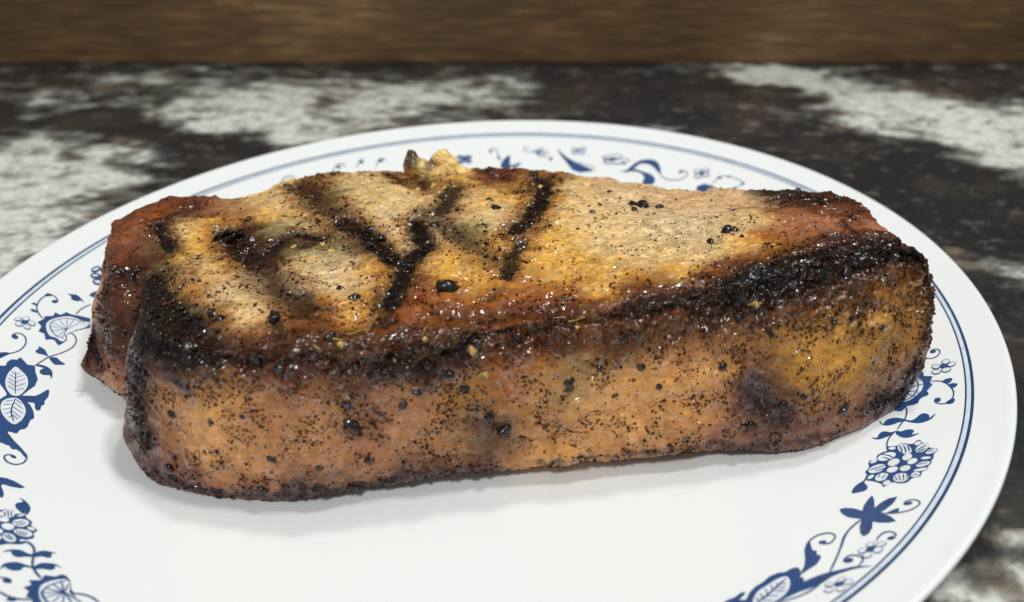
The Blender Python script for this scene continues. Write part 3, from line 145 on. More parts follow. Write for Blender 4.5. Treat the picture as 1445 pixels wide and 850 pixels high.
 ('L','large_flower_print',(('F',0,((-84.04,-74.34),(-83.16,-73.75),(-82.19,-73.33),(-81.08,-73.43),(-80.02,-74.29),(-79.04,-73.68),(-77.69,-75.04),(-76.24,-75.88),(-75.69,-76.96),(-73.98,-78.02),(-74.07,-78.94),(-73.3,-80.19),(-74.18,-81.07),(-73.79,-81.86),(-74.67,-82.39),(-76.35,-82.57),(-77.21,-83.09),(-78.8,-83.08),(-82.09,-78.95))),('F',1,((-80.03,-76.28),(-79.95,-76.56),(-80.07,-76.8),(-80.35,-76.95),(-80.74,-76.98),(-81.17,-76.88),(-81.54,-76.68),(-81.79,-76.41),(-81.86,-76.13),(-81.74,-75.88),(-81.46,-75.73),(-81.07,-75.7),(-80.65,-75.8),(-80.27,-76.01))),('F',1,((-77.96,-78.11),(-77.87,-78.49),(-78.02,-78.79),(-78.37,-78.95),(-78.87,-78.94),(-79.41,-78.77),(-79.89,-78.45),(-80.21,-78.07),(-80.31,-77.69),(-80.16,-77.39),(-79.81,-77.22),(-79.31,-77.23),(-78.76,-77.41),(-78.28,-77.72))),('F',1,((-79.06,-79.51),(-78.93,-79.78),(-78.9,-80.02),(-78.98,-80.17),(-79.16,-80.21),(-79.39,-80.13),(-79.63,-79.94),(-79.84,-79.68),(-79.97,-79.4),(-80,-79.16),(-79.92,-79.01),(-79.75,-78.97),(-79.52,-79.05),(-79.27,-79.25))),('F',1,((-80.63,-77.9),(-80.48,-78.27),(-80.49,-78.6),(-80.68,-78.82),(-80.99,-78.89),(-81.38,-78.8),(-81.75,-78.57),(-82.05,-78.23),(-82.2,-77.87),(-82.19,-77.54),(-82.01,-77.31),(-81.69,-77.24),(-81.31,-77.33),(-80.93,-77.57))),('F',1,((-80.16,-74.33),(-79.98,-74.83),(-80.05,-75.28),(-80.37,-75.6),(-80.87,-75.72),(-81.44,-75.61),(-81.99,-75.31),(-82.4,-74.87),(-82.59,-74.37),(-82.52,-73.91),(-82.2,-73.59),(-81.71,-73.46),(-81.12,-73.57),(-80.57,-73.88))),('F',1,((-78.56,-73.96),(-78.47,-74.18),(-78.48,-74.44),(-78.6,-74.7),(-78.8,-74.9),(-79.04,-75.01),(-79.27,-75),(-79.45,-74.87),(-79.54,-74.66),(-79.52,-74.4),(-79.41,-74.14),(-79.21,-73.93),(-78.97,-73.83),(-78.74,-73.84))),('F',1,((-76.4,-76.39),(-76.25,-76.88),(-76.39,-77.33),(-76.79,-77.65),(-77.36,-77.78),(-78.01,-77.69),(-78.59,-77.41),(-79,-76.99),(-79.16,-76.5),(-79.03,-76.05),(-78.63,-75.73),(-78.05,-75.59),(-77.4,-75.68),(-76.81,-75.96))),('F',1,((-74.34,-78.06),(-74.33,-78.24),(-74.47,-78.35),(-74.74,-78.38),(-75.08,-78.31),(-75.43,-78.17),(-75.71,-77.97),(-75.87,-77.76),(-75.88,-77.59),(-75.73,-77.47),(-75.46,-77.45),(-75.12,-77.51),(-74.78,-77.66),(-74.5,-77.85))),('F',1,((-73.92,-79.51),(-73.9,-79.9),(-74.23,-80.16),(-74.85,-80.25),(-75.64,-80.15),(-76.43,-79.89),(-77.08,-79.5),(-77.45,-79.07),(-77.48,-78.69),(-77.15,-78.42),(-76.53,-78.32),(-75.74,-78.42),(-74.94,-78.69),(-74.29,-79.08))),('F',1,((-75.61,-81.42),(-75.57,-81.83),(-75.82,-82.08),(-76.32,-82.11),(-76.96,-81.92),(-77.62,-81.54),(-78.16,-81.06),(-78.49,-80.56),(-78.54,-80.15),(-78.29,-79.9),(-77.79,-79.86),(-77.15,-80.05),(-76.48,-80.43),(-75.94,-80.92))),('F',1,((-74.05,-81.19),(-74.03,-81.3),(-74.12,-81.42),(-74.29,-81.51),(-74.51,-81.55),(-74.74,-81.55),(-74.93,-81.49),(-75.05,-81.4),(-75.06,-81.28),(-74.98,-81.16),(-74.81,-81.07),(-74.58,-81.03),(-74.35,-81.03),(-74.16,-81.09))),('F',1,((-82.17,-75),(-81.98,-75.43),(-81.97,-75.81),(-82.14,-76.06),(-82.45,-76.14),(-82.86,-76.02),(-83.27,-75.74),(-83.6,-75.34),(-83.8,-74.91),(-83.81,-74.53),(-83.64,-74.27),(-83.32,-74.19),(-82.92,-74.31),(-82.51,-74.6))),('F',1,((-78.2,-81.24),(-78.05,-81.66),(-78.14,-82.03),(-78.45,-82.3),(-78.92,-82.4),(-79.45,-82.31),(-79.94,-82.06),(-80.3,-81.69),(-80.45,-81.28),(-80.37,-80.9),(-80.06,-80.63),(-79.59,-80.53),(-79.06,-80.61),(-78.56,-80.86))),('L',2,((-82.13,-74.24),(-81.15,-75.56)),0.15),('L',2,((-81.79,-73.79),(-80.65,-75.44)),0.15),('L',2,((-81.09,-73.92),(-80.2,-75.33)),0.15),('L',2,((-78.88,-76.96),(-78.22,-76.7),(-77.59,-76.04)),0.15),('L',2,((-78.06,-77.6),(-77.36,-77.08),(-76.89,-76.5)),0.15),('L',2,((-77.2,-78.98),(-74.65,-79.49)),0.15),('L',2,((-76.81,-79.61),(-74.76,-79.97)),0.15),('L',2,((-78.33,-80.4),(-76.4,-81.54)),0.15),('L',2,((-77.9,-80.13),(-75.96,-81.45)),0.15),('L',2,((-79.35,-74.87),(-79.05,-74.17)),0.15))),
 ('L','leaf_sprig_print',(('L',2,((-74.08,-81.4),(-72.71,-81.98),(-71.33,-83.24),(-70.49,-84.77),(-69.21,-87.17),(-67.69,-88.83),(-65.75,-90.4)),0.18),('F',0,((-70.58,-84.62),(-71.84,-84.36),(-73.19,-83.79),(-74.38,-83.79),(-75.36,-84.12),(-75.71,-84.86),(-74.67,-84.42),(-73.85,-85.26),(-72.6,-85.68),(-71.46,-85.29),(-70.3,-85.23))),('F',0,((-70.77,-84.32),(-70.21,-83.43),(-69.14,-83.22),(-67.29,-83.55),(-68,-83.78),(-67.54,-84.71),(-68.08,-84.98),(-69.19,-84.79),(-70.22,-85.22))),('F',0,((-68.76,-87.74),(-70.17,-87.35),(-71.8,-86.94),(-73.02,-87.17),(-73.74,-87.86),(-73.31,-89.28),(-73.15,-88.48),(-72.32,-88.87),(-71.18,-89.14),(-70.23,-88.81),(-70.16,-87.99),(-68.96,-88.03))),('F',0,((-68.76,-87.74),(-68.42,-86.7),(-67.48,-86.29),(-65.83,-86.39),(-64.19,-87.25),(-65.57,-86.84),(-65.21,-87.59),(-65.84,-88.03),(-67.08,-87.92),(-68.26,-88.23))))),
 ('L','scroll_print',(('L',2,((-72.18,-91.15),(-70.77,-91.27),(-69.81,-91.72)),0.15),('F',0,((-69.66,-91.92),(-69.64,-92.12),(-69.78,-92.26),(-70.07,-92.32),(-70.44,-92.28),(-70.82,-92.16),(-71.14,-91.97),(-71.33,-91.76),(-71.36,-91.56),(-71.22,-91.42),(-70.93,-91.36),(-70.56,-91.39),(-70.17,-91.52),(-69.85,-91.71))),('L',2,((-70.17,-94.51),(-67.86,-95.47),(-66.16,-95.79),(-63.92,-95.65)),0.17),('F',0,((-67.85,-96.2),(-67.49,-95.47),(-66.16,-95.79),(-66.65,-96.48))))),
 ('L','fan_flower_print',(('P',0,((-65.66,-90.7),(-65.66,-90.23),(-65.87,-89.41),(-63.99,-89.47),(-63.41,-88.8),(-62.53,-88.97),(-61.25,-89.97),(-59.85,-91.95),(-59.31,-93.1),(-57.95,-94.11),(-55.29,-96.71),(-62.19,-97.67),(-63.44,-96.4),(-64.29,-95.36),(-65.4,-95.08),(-65.83,-93.65),(-67.13,-92.95),(-66.36,-92.06),(-67.46,-91.07))),('F',1,((-64.02,-93.82),(-64.71,-92.1),(-64.09,-90.91),(-62.62,-90.13),(-61.43,-90.16),(-60.01,-91.97),(-59.49,-93.12),(-57.95,-94.11),(-56.26,-95.37),(-55.64,-96.76),(-59.97,-97.64),(-62.5,-95.68))),('F',0,((-58.67,-93.21),(-58.55,-93.73),(-58.76,-94.14),(-59.24,-94.37),(-59.91,-94.38),(-60.64,-94.16),(-61.28,-93.75),(-61.7,-93.25),(-61.83,-92.73),(-61.64,-92.32),(-61.15,-92.08),(-60.47,-92.07),(-59.74,-92.29),(-59.1,-92.7))),('F',0,((-59.99,-92.28),(-57.78,-94.24),(-59.35,-94.32))),('L',2,((-61.34,-90.15),(-63.13,-91.53),(-63.67,-92.85),(-63.39,-94.02),(-61.81,-95.57),(-60.29,-96.53)),0.18),('L',2,((-60.19,-93.23),(-63.13,-91.53)),0.18),('L',2,((-60.19,-93.23),(-63.76,-92.71)),0.18),('L',2,((-60.19,-93.23),(-63.42,-93.88)),0.18),('L',2,((-60.19,-93.23),(-62.4,-94.92)),0.18),('L',2,((-60.19,-93.23),(-60.61,-95.99)),0.18),('L',2,((-60.19,-93.23),(-58.81,-96.02)),0.18),('L',2,((-60.19,-93.23),(-57.33,-95.81)),0.18),('L',2,((-60.19,-93.23),(-62.33,-90.62)),0.18),('L',2,((-60.19,-93.23),(-60.75,-91.15)),0.18),('L',2,((-60.19,-93.23),(-56.08,-95.34)),0.18),('L',2,((-59,-93.29),(-57.3,-93.26),(-55.47,-93.76),(-53.43,-94.98)),0.15))),
 ('B','star_flower_print',(('P',0,((-7.02,103.2),(-5.87,106.66),(-4.4,108.71),(-3.78,107.85),(-3.72,104.98),(-3.32,102.43),(-1.58,103.29),(0.88,104.43),(-0.72,101.6),(-6.4,100.4))),('L',2,((-7.18,104.9),(-8.41,108.32),(-9.24,111.22),(-10.82,112.34),(-11.81,111.12)),0.14),('F',0,((-10.88,110.69),(-10.9,110.28),(-11.03,109.95),(-11.25,109.76),(-11.51,109.75),(-11.76,109.92),(-11.96,110.23),(-12.06,110.64),(-12.04,111.05),(-11.91,111.38),(-11.69,111.57),(-11.43,111.58),(-11.18,111.41),(-10.98,111.09))),('F',0,((-8.64,106.87),(-8.28,108.15),(-7.07,105.77))))),
 ('B','small_flower_print',(('F',0,((7.58,110.1),(7.51,109.64),(7.24,109.28),(6.84,109.09),(6.38,109.1),(5.95,109.32),(5.64,109.69),(5.51,110.15),(5.58,110.6),(5.85,110.96),(6.25,111.16),(6.71,111.15),(7.14,110.93),(7.45,110.56))),('F',0,((8.65,112.12),(8.54,111.71),(8.2,111.4),(7.69,111.23),(7.11,111.25),(6.58,111.44),(6.2,111.78),(6.05,112.19),(6.15,112.6),(6.49,112.92),(7,113.09),(7.58,113.07),(8.12,112.88),(8.5,112.54))),('F',0,((6.49,111),(6.41,110.6),(6.12,110.28),(5.69,110.11),(5.19,110.12),(4.74,110.31),(4.41,110.64),(4.27,111.05),(4.35,111.45),(4.64,111.78),(5.07,111.95),(5.57,111.94),(6.03,111.75),(6.36,111.41))),('F',0,((10.6,110.29),(10.47,109.89),(10.08,109.57),(9.5,109.42),(8.84,109.44),(8.24,109.64),(7.81,109.98),(7.64,110.39),(7.76,110.79),(8.15,111.11),(8.74,111.27),(9.4,111.25),(10,111.04),(10.43,110.7))),('F',0,((9.03,108.59),(8.91,108.19),(8.52,107.88),(7.94,107.72),(7.28,107.74),(6.68,107.94),(6.25,108.27),(6.08,108.68),(6.2,109.08),(6.59,109.39),(7.17,109.56),(7.83,109.54),(8.43,109.34),(8.86,109))),('F',1,((8.41,112.13),(8.32,111.89),(8.03,111.7),(7.62,111.6),(7.15,111.62),(6.72,111.74),(6.41,111.94),(6.29,112.18),(6.38,112.43),(6.66,112.61),(7.08,112.71),(7.55,112.7),(7.98,112.58),(8.29,112.37))),('F',1,((6.25,111.01),(6.18,110.77),(5.95,110.58),(5.61,110.48),(5.22,110.49),(4.87,110.6),(4.61,110.8),(4.51,111.04),(4.58,111.28),(4.81,111.47),(5.15,111.58),(5.54,111.57),(5.9,111.45),(6.15,111.25))),('F',1,((10.36,110.3),(10.25,110.06),(9.91,109.88),(9.42,109.79),(8.87,109.81),(8.37,109.93),(8.02,110.13),(7.88,110.38),(7.99,110.62),(8.32,110.8),(8.81,110.89),(9.36,110.88),(9.87,110.75),(10.22,110.54))),('F',1,((8.79,108.6),(8.68,108.37),(8.35,108.18),(7.86,108.09),(7.31,108.11),(6.81,108.23),(6.46,108.43),(6.32,108.67),(6.43,108.91),(6.76,109.09),(7.25,109.19),(7.8,109.17),(8.3,109.05),(8.66,108.85))),('L',2,((4.88,110.16),(3.01,110.48),(1.09,111.49),(1.34,113.26),(2.85,112.83)),0.12),('L',2,((8.33,108.04),(10.95,107.07),(12.03,105.99),(10.72,104.5)),0.12),('F',0,((12.21,106.15),(12.15,105.86),(11.98,105.62),(11.73,105.5),(11.43,105.51),(11.16,105.66),(10.97,105.91),(10.88,106.21),(10.93,106.51),(11.11,106.74),(11.36,106.86),(11.66,106.85),(11.93,106.71),(12.12,106.46))))),
 ('B','stem_print',(('P',0,((13.45,112.52),(14.84,110.38),(17.56,106.72),(20.95,103.59),(24.65,100.7),(27.94,97.82),(22.58,97.24),(19.64,99.16),(17.31,103.86),(14.52,109.23))),('L',2,((20.95,103.59),(25.36,101.49),(28.65,98.31)),0.11))),
 ('B','small_flower_print',(('F',0,((22.35,110.16),(22.27,109.78),(22.02,109.5),(21.65,109.36),(21.24,109.39),(20.87,109.59),(20.6,109.92),(20.5,110.31),(20.58,110.68),(20.82,110.97),(21.19,111.12),(21.6,111.08),(21.98,110.88),(22.25,110.55))),('F',0,((21.76,111.51),(21.63,111.06),(21.25,110.72),(20.69,110.55),(20.06,110.6),(19.49,110.85),(19.09,111.25),(18.94,111.72),(19.06,112.17),(19.44,112.52),(20,112.69),(20.63,112.64),(21.2,112.39),(21.6,111.99))),('F',0,((24.72,111.56),(24.59,111.05),(24.21,110.67),(23.65,110.49),(23.02,110.55),(22.45,110.82),(22.05,111.27),(21.9,111.79),(22.02,112.3),(22.4,112.68),(22.96,112.87),(23.59,112.82),(24.17,112.54),(24.57,112.09))),('F',0,((21.81,109.5),(21.68,109.05),(21.31,108.71),(20.75,108.55),(20.13,108.6),(19.56,108.84),(19.16,109.24),(19,109.71),(19.13,110.16),(19.51,110.5),(20.06,110.67),(20.69,110.62),(21.26,110.37),(21.66,109.97))),('F',0,((24.33,109.11),(24.19,108.61),(23.78,108.24),(23.18,108.06),(22.51,108.12),(21.89,108.4),(21.46,108.84),(21.3,109.36),(21.43,109.86),(21.84,110.24),(22.45,110.42),(23.12,110.36),(23.73,110.08),(24.16,109.63))),('F',1,((21.48,111.53),(21.37,111.27),(21.07,111.08),(20.62,110.99),(20.11,111.03),(19.66,111.18),(19.34,111.42),(19.21,111.7),(19.32,111.96),(19.62,112.16),(20.08,112.25),(20.58,112.21),(21.04,112.05),(21.36,111.81))),('F',1,((24.44,111.58),(24.33,111.27),(24.03,111.04),(23.58,110.93),(23.07,110.98),(22.62,111.16),(22.3,111.44),(22.18,111.77),(22.28,112.09),(22.59,112.32),(23.04,112.43),(23.54,112.38),(24,112.2),(24.32,111.91))),('F',1,((21.53,109.52),(21.43,109.26),(21.12,109.07),(20.68,108.99),(20.18,109.02),(19.72,109.18),(19.4,109.41),(19.28,109.69),(19.38,109.95),(19.69,110.14),(20.14,110.23),(20.64,110.19),(21.1,110.04),(21.42,109.8))),('F',1,((24.05,109.13),(23.93,108.82),(23.6,108.6),(23.11,108.5),(22.56,108.55),(22.06,108.73),(21.71,109.01),(21.58,109.34),(21.69,109.65),(22.03,109.88),(22.52,109.98),(23.07,109.93),(23.57,109.75),(23.92,109.46))))),
 ('B','small_flower_print',(('F',0,((36.39,103.65),(36.21,103.17),(35.7,102.83),(34.98,102.7),(34.17,102.81),(33.45,103.12),(32.94,103.59),(32.76,104.12),(32.94,104.6),(33.44,104.94),(34.17,105.08),(34.98,104.97),(35.71,104.65),(36.21,104.18))),('F',0,((34.62,105.17),(34.41,104.61),(33.85,104.21),(33.03,104.06),(32.13,104.17),(31.31,104.53),(30.74,105.06),(30.53,105.66),(30.73,106.22),(31.3,106.63),(32.12,106.79),(33.03,106.68),(33.85,106.32),(34.41,105.78))),('F',0,((38.15,105.27),(37.91,104.64),(37.27,104.2),(36.36,104.04),(35.34,104.17),(34.42,104.59),(33.79,105.2),(33.56,105.89),(33.79,106.52),(34.42,106.97),(35.35,107.15),(36.37,107.01),(37.29,106.59),(37.92,105.97))),('F',0,((38.65,101.87),(38.42,101.2),(37.79,100.73),(36.88,100.55),(35.87,100.69),(34.96,101.12),(34.33,101.77),(34.11,102.5),(34.33,103.17),(34.97,103.66),(35.88,103.85),(36.9,103.71),(37.81,103.27),(38.44,102.61))),('F',0,((34.76,102.24),(34.58,101.71),(34.08,101.34),(33.35,101.19),(32.55,101.29),(31.82,101.62),(31.32,102.12),(31.14,102.69),(31.31,103.22),(31.81,103.61),(32.54,103.76),(33.35,103.66),(34.08,103.32),(34.58,102.82))),('F',1,((34.27,105.21),(34.1,104.89),(33.63,104.67),(32.95,104.61),(32.2,104.7),(31.52,104.93),(31.05,105.26),(30.88,105.62),(31.05,105.95),(31.51,106.17),(32.2,106.24),(32.95,106.15),(33.63,105.91),(34.1,105.57))),('F',1,((37.8,105.32),(37.6,104.93),(37.06,104.67),(36.28,104.59),(35.42,104.7),(34.64,104.99),(34.1,105.4),(33.91,105.84),(34.1,106.24),(34.64,106.51),(35.42,106.59),(36.29,106.48),(37.07,106.18),(37.61,105.77))),('F',1,((38.31,101.92),(38.12,101.49),(37.58,101.19),(36.81,101.09),(35.95,101.21),(35.18,101.52),(34.64,101.97),(34.45,102.45),(34.64,102.89),(35.18,103.2),(35.96,103.3),(36.82,103.18),(37.59,102.86),(38.13,102.41))),('F',1,((34.41,102.29),(34.27,101.99),(33.86,101.79),(33.27,101.73),(32.62,101.81),(32.04,102.02),(31.63,102.32),(31.48,102.65),(31.62,102.95),(32.03,103.15),(32.62,103.22),(33.27,103.14),(33.86,102.92),(34.27,102.62))),('F',0,((32.65,103.55),(32.58,102.93),(32.39,102.45),(32.1,102.21),(31.77,102.25),(31.48,102.56),(31.28,103.09),(31.2,103.73),(31.27,104.35),(31.47,104.83),(31.76,105.08),(32.08,105.04),(32.38,104.72),(32.58,104.19))),('L',2,((38.12,104.21),(40.49,102.8),(39.82,101.16)),0.15),('F',0,((39.51,101),(39.43,100.65),(39.21,100.39),(38.9,100.28),(38.56,100.33),(38.25,100.54),(38.03,100.86),(37.96,101.23),(38.04,101.58),(38.26,101.84),(38.57,101.95),(38.92,101.9),(39.23,101.69),(39.44,101.37))))),
 ('B','curled_leaf_print',(('F',0,((38.89,95.46),(41.95,99.79),(44.58,101.8),(47.61,101.98),(50.16,100.81),(51.35,98.47),(51.86,95.24),(51.55,92.89),(50.36,94.84),(49.17,97.28),(47.1,99.27),(44.53,99.71),(42.78,97.93),(41.03,96.15))),('F',0,((37.19,96.26),(39.76,96.9),(42.75,96.9),(45.27,95.1),(47.97,93.24),(49.55,90.22),(48.81,87),(45.08,87.71),(45.81,91.6),(44.2,94.6),(41.45,95.74))),('L',2,((51.14,93.31),(52.68,89.92),(55.5,87.96),(58.82,87.9),(61.02,89.79),(60.74,91.94),(59.13,93)),0.15),('F',0,((59.62,92.19),(59.53,91.85),(59.3,91.61),(59,91.52),(58.67,91.6),(58.38,91.82),(58.19,92.16),(58.13,92.53),(58.23,92.87),(58.45,93.11),(58.76,93.2),(59.09,93.13),(59.38,92.9),(59.57,92.57))))),
 ('B','small_flower_print',(('F',0,((67.31,89.07),(67.16,88.66),(66.82,88.38),(66.35,88.3),(65.85,88.43),(65.41,88.74),(65.12,89.17),(65.04,89.65),(65.18,90.06),(65.53,90.34),(66,90.43),(66.51,90.3),(66.95,89.99),(67.24,89.55))),('F',0,((66.16,90.76),(65.98,90.2),(65.56,89.82),(64.98,89.7),(64.36,89.85),(63.83,90.25),(63.47,90.82),(63.38,91.45),(63.56,92.01),(63.98,92.4),(64.56,92.53),(65.18,92.38),(65.72,91.97),(66.07,91.4))),('F',0,((69.11,90.71),(68.91,90.19),(68.44,89.84),(67.8,89.75),(67.11,89.93),(66.51,90.34),(66.12,90.9),(66.01,91.5),(66.21,92.04),(66.68,92.38),(67.32,92.48),(68.01,92.31),(68.61,91.89),(69,91.32))),('F',0,((66.12,88.05),(65.93,87.47),(65.51,87.07),(64.94,86.93),(64.33,87.09),(63.79,87.5),(63.45,88.09),(63.35,88.74),(63.54,89.33),(63.96,89.73),(64.53,89.87),(65.15,89.72),(65.68,89.31),(66.03,88.71))),('F',0,((68.92,88.02),(68.74,87.5),(68.32,87.15),(67.75,87.04),(67.14,87.2),(66.61,87.59),(66.26,88.14),(66.17,88.74),(66.35,89.26),(66.77,89.62),(67.34,89.73),(67.96,89.57),(68.49,89.18),(68.83,88.62))),('F',1,((65.86,90.84),(65.72,90.5),(65.4,90.27),(64.95,90.21),(64.47,90.33),(64.05,90.6),(63.77,90.98),(63.69,91.38),(63.82,91.72),(64.14,91.95),(64.59,92.01),(65.08,91.89),(65.5,91.62),(65.78,91.24))),('F',1,((68.8,90.79),(68.65,90.48),(68.28,90.29),(67.77,90.27),(67.22,90.41),(66.74,90.69),(66.41,91.05),(66.32,91.43),(66.47,91.74),(66.83,91.93),(67.35,91.96),(67.9,91.82),(68.39,91.54),(68.71,91.17))),('F',1,((65.81,88.13),(65.68,87.76),(65.35,87.52),(64.91,87.45),(64.43,87.57),(64.01,87.85),(63.74,88.24),(63.66,88.67),(63.79,89.04),(64.12,89.29),(64.56,89.36),(65.04,89.24),(65.46,88.95),(65.74,88.56))),('F',1,((68.62,88.1),(68.48,87.79),(68.16,87.6),(67.72,87.56),(67.25,87.68),(66.83,87.94),(66.55,88.29),(66.47,88.66),(66.61,88.97),(66.93,89.17),(67.37,89.21),(67.85,89.09),(68.27,88.82),(68.54,88.47))))),
 ('B','fan_flower_print',(('P',0,((63.79,82.27),(65.07,82.96),(66.73,83.41),(68.25,82.12),(69.43,81.6),(69.83,79.3),(69.79,76.61),(63.5,78.31))),)),
 ('B','scroll_print',(('L',2,((69.11,82.57),(70.91,84.5),(72.26,85.87),(75.07,85.43),(78.04,82.81),(79.53,79.91),(76.26,77.44)),0.13),('F',0,((72.82,85.36),(72.72,85.09),(72.47,84.91),(72.14,84.87),(71.79,84.97),(71.48,85.19),(71.28,85.48),(71.23,85.8),(71.34,86.07),(71.58,86.25),(71.91,86.29),(72.27,86.2),(72.57,85.98),(72.77,85.68))),('F',0,((75.61,85.13),(75.54,84.88),(75.39,84.7),(75.18,84.64),(74.97,84.7),(74.79,84.87),(74.68,85.12),(74.66,85.4),(74.74,85.66),(74.89,85.83),(75.09,85.9),(75.31,85.84),(75.48,85.66),(75.59,85.41))),('F',0,((80.15,79.72),(80.05,79.45),(79.85,79.27),(79.59,79.21),(79.32,79.3),(79.08,79.5),(78.94,79.79),(78.91,80.1),(79,80.37),(79.2,80.56),(79.47,80.61),(79.74,80.53),(79.98,80.32),(80.12,80.03))),('F',0,((77.2,77.71),(77.1,77.38),(76.88,77.16),(76.58,77.09),(76.27,77.19),(76.01,77.42),(75.84,77.76),(75.81,78.13),(75.92,78.45),(76.14,78.67),(76.44,78.74),(76.75,78.65),(77.01,78.41),(77.17,78.08))))),
 ('B','scroll_print',(('L',2,((-65.35,91.46),(-64.69,95.02),(-62.89,95.87),(-61.72,94.02)),0.16),('F',0,((-63.23,94.09),(-63.22,93.72),(-63.35,93.4),(-63.6,93.17),(-63.92,93.1),(-64.23,93.19),(-64.49,93.42),(-64.64,93.75),(-64.65,94.12),(-64.52,94.45),(-64.28,94.67),(-63.96,94.75),(-63.64,94.66),(-63.38,94.42))),('L',2,((-57.92,94.88),(-57.58,99.2),(-56.3,100.33)),0.16),('F',0,((-56.2,98.64),(-56.2,98.27),(-56.34,97.95),(-56.6,97.73),(-56.92,97.66),(-57.25,97.75),(-57.51,97.99),(-57.65,98.33),(-57.66,98.7),(-57.51,99.03),(-57.26,99.25),(-56.93,99.32),(-56.61,99.22),(-56.35,98.98))),('L',2,((-51.42,96.23),(-51.08,100.94),(-49.75,102.04),(-48.7,100.54)),0.16),('F',0,((-49.77,100.76),(-49.76,100.32),(-49.9,99.94),(-50.16,99.7),(-50.48,99.64),(-50.82,99.77),(-51.09,100.07),(-51.24,100.49),(-51.25,100.93),(-51.11,101.31),(-50.85,101.56),(-50.53,101.62),(-50.19,101.48),(-49.92,101.18))))),
 ('B','small_flower_print',(('F',0,((-19.68,105.53),(-19.72,105.08),(-19.97,104.7),(-20.36,104.47),(-20.82,104.43),(-21.26,104.6),(-21.6,104.93),(-21.75,105.37),(-21.71,105.83),(-21.46,106.21),(-21.07,106.45),(-20.61,106.48),(-20.17,106.31),(-19.83,105.98))),('F',0,((-21.13,106.68),(-21.2,106.16),(-21.51,105.73),(-22,105.46),(-22.58,105.42),(-23.12,105.59),(-23.54,105.97),(-23.73,106.46),(-23.67,106.97),(-23.36,107.41),(-22.86,107.68),(-22.28,107.73),(-21.73,107.55),(-21.32,107.17))),('F',0,((-18,106.91),(-18.09,106.39),(-18.48,105.96),(-19.08,105.69),(-19.78,105.64),(-20.43,105.82),(-20.91,106.18),(-21.13,106.68),(-21.04,107.19),(-20.65,107.63),(-20.05,107.91),(-19.35,107.96),(-18.69,107.78),(-18.21,107.4))),('F',0,((-20.51,103.81),(-20.58,103.27),(-20.88,102.81),(-21.37,102.53),(-21.94,102.48),(-22.49,102.68),(-22.9,103.07),(-23.1,103.59),(-23.04,104.14),(-22.74,104.6),(-22.25,104.88),(-21.67,104.93),(-21.12,104.73),(-20.71,104.33))),('F',0,((-17.71,104.43),(-17.78,103.88),(-18.09,103.43),(-18.58,103.16),(-19.15,103.12),(-19.7,103.32),(-20.11,103.72),(-20.3,104.24),(-20.24,104.78),(-19.93,105.24),(-19.44,105.52),(-18.86,105.56),(-18.31,105.36),(-17.9,104.95))),('F',1,((-21.78,106.62),(-21.84,106.56),(-22.01,106.51),(-22.27,106.46),(-22.56,106.44),(-22.82,106.44),(-23.01,106.47),(-23.08,106.51),(-23.02,106.57),(-22.85,106.63),(-22.59,106.68),(-22.3,106.7),(-22.04,106.7),(-21.85,106.67))),('F',1,((-18.65,106.86),(-18.73,106.8),(-18.98,106.74),(-19.35,106.69),(-19.75,106.66),(-20.12,106.66),(-20.38,106.68),(-20.48,106.73),(-20.39,106.79),(-20.15,106.85),(-19.78,106.9),(-19.38,106.93),(-19.01,106.93),(-18.75,106.91))),('F',1,((-21.16,103.76),(-21.21,103.66),(-21.38,103.58),(-21.64,103.52),(-21.93,103.49),(-22.19,103.51),(-22.38,103.57),(-22.45,103.65),(-22.4,103.74),(-22.23,103.83),(-21.98,103.89),(-21.69,103.92),(-21.42,103.9),(-21.24,103.84))),('F',1,((-18.36,104.38),(-18.41,104.29),(-18.58,104.2),(-18.84,104.15),(-19.13,104.13),(-19.39,104.15),(-19.58,104.2),(-19.66,104.29),(-19.6,104.38),(-19.43,104.47),(-19.18,104.53),(-18.89,104.55),(-18.62,104.53),(-18.43,104.47))))),
 ('B','scroll_print',(('L',2,((-80.37,79.7),(-79.72,83.27),(-77.73,84.72),(-76.42,83.41)),0.16),)),
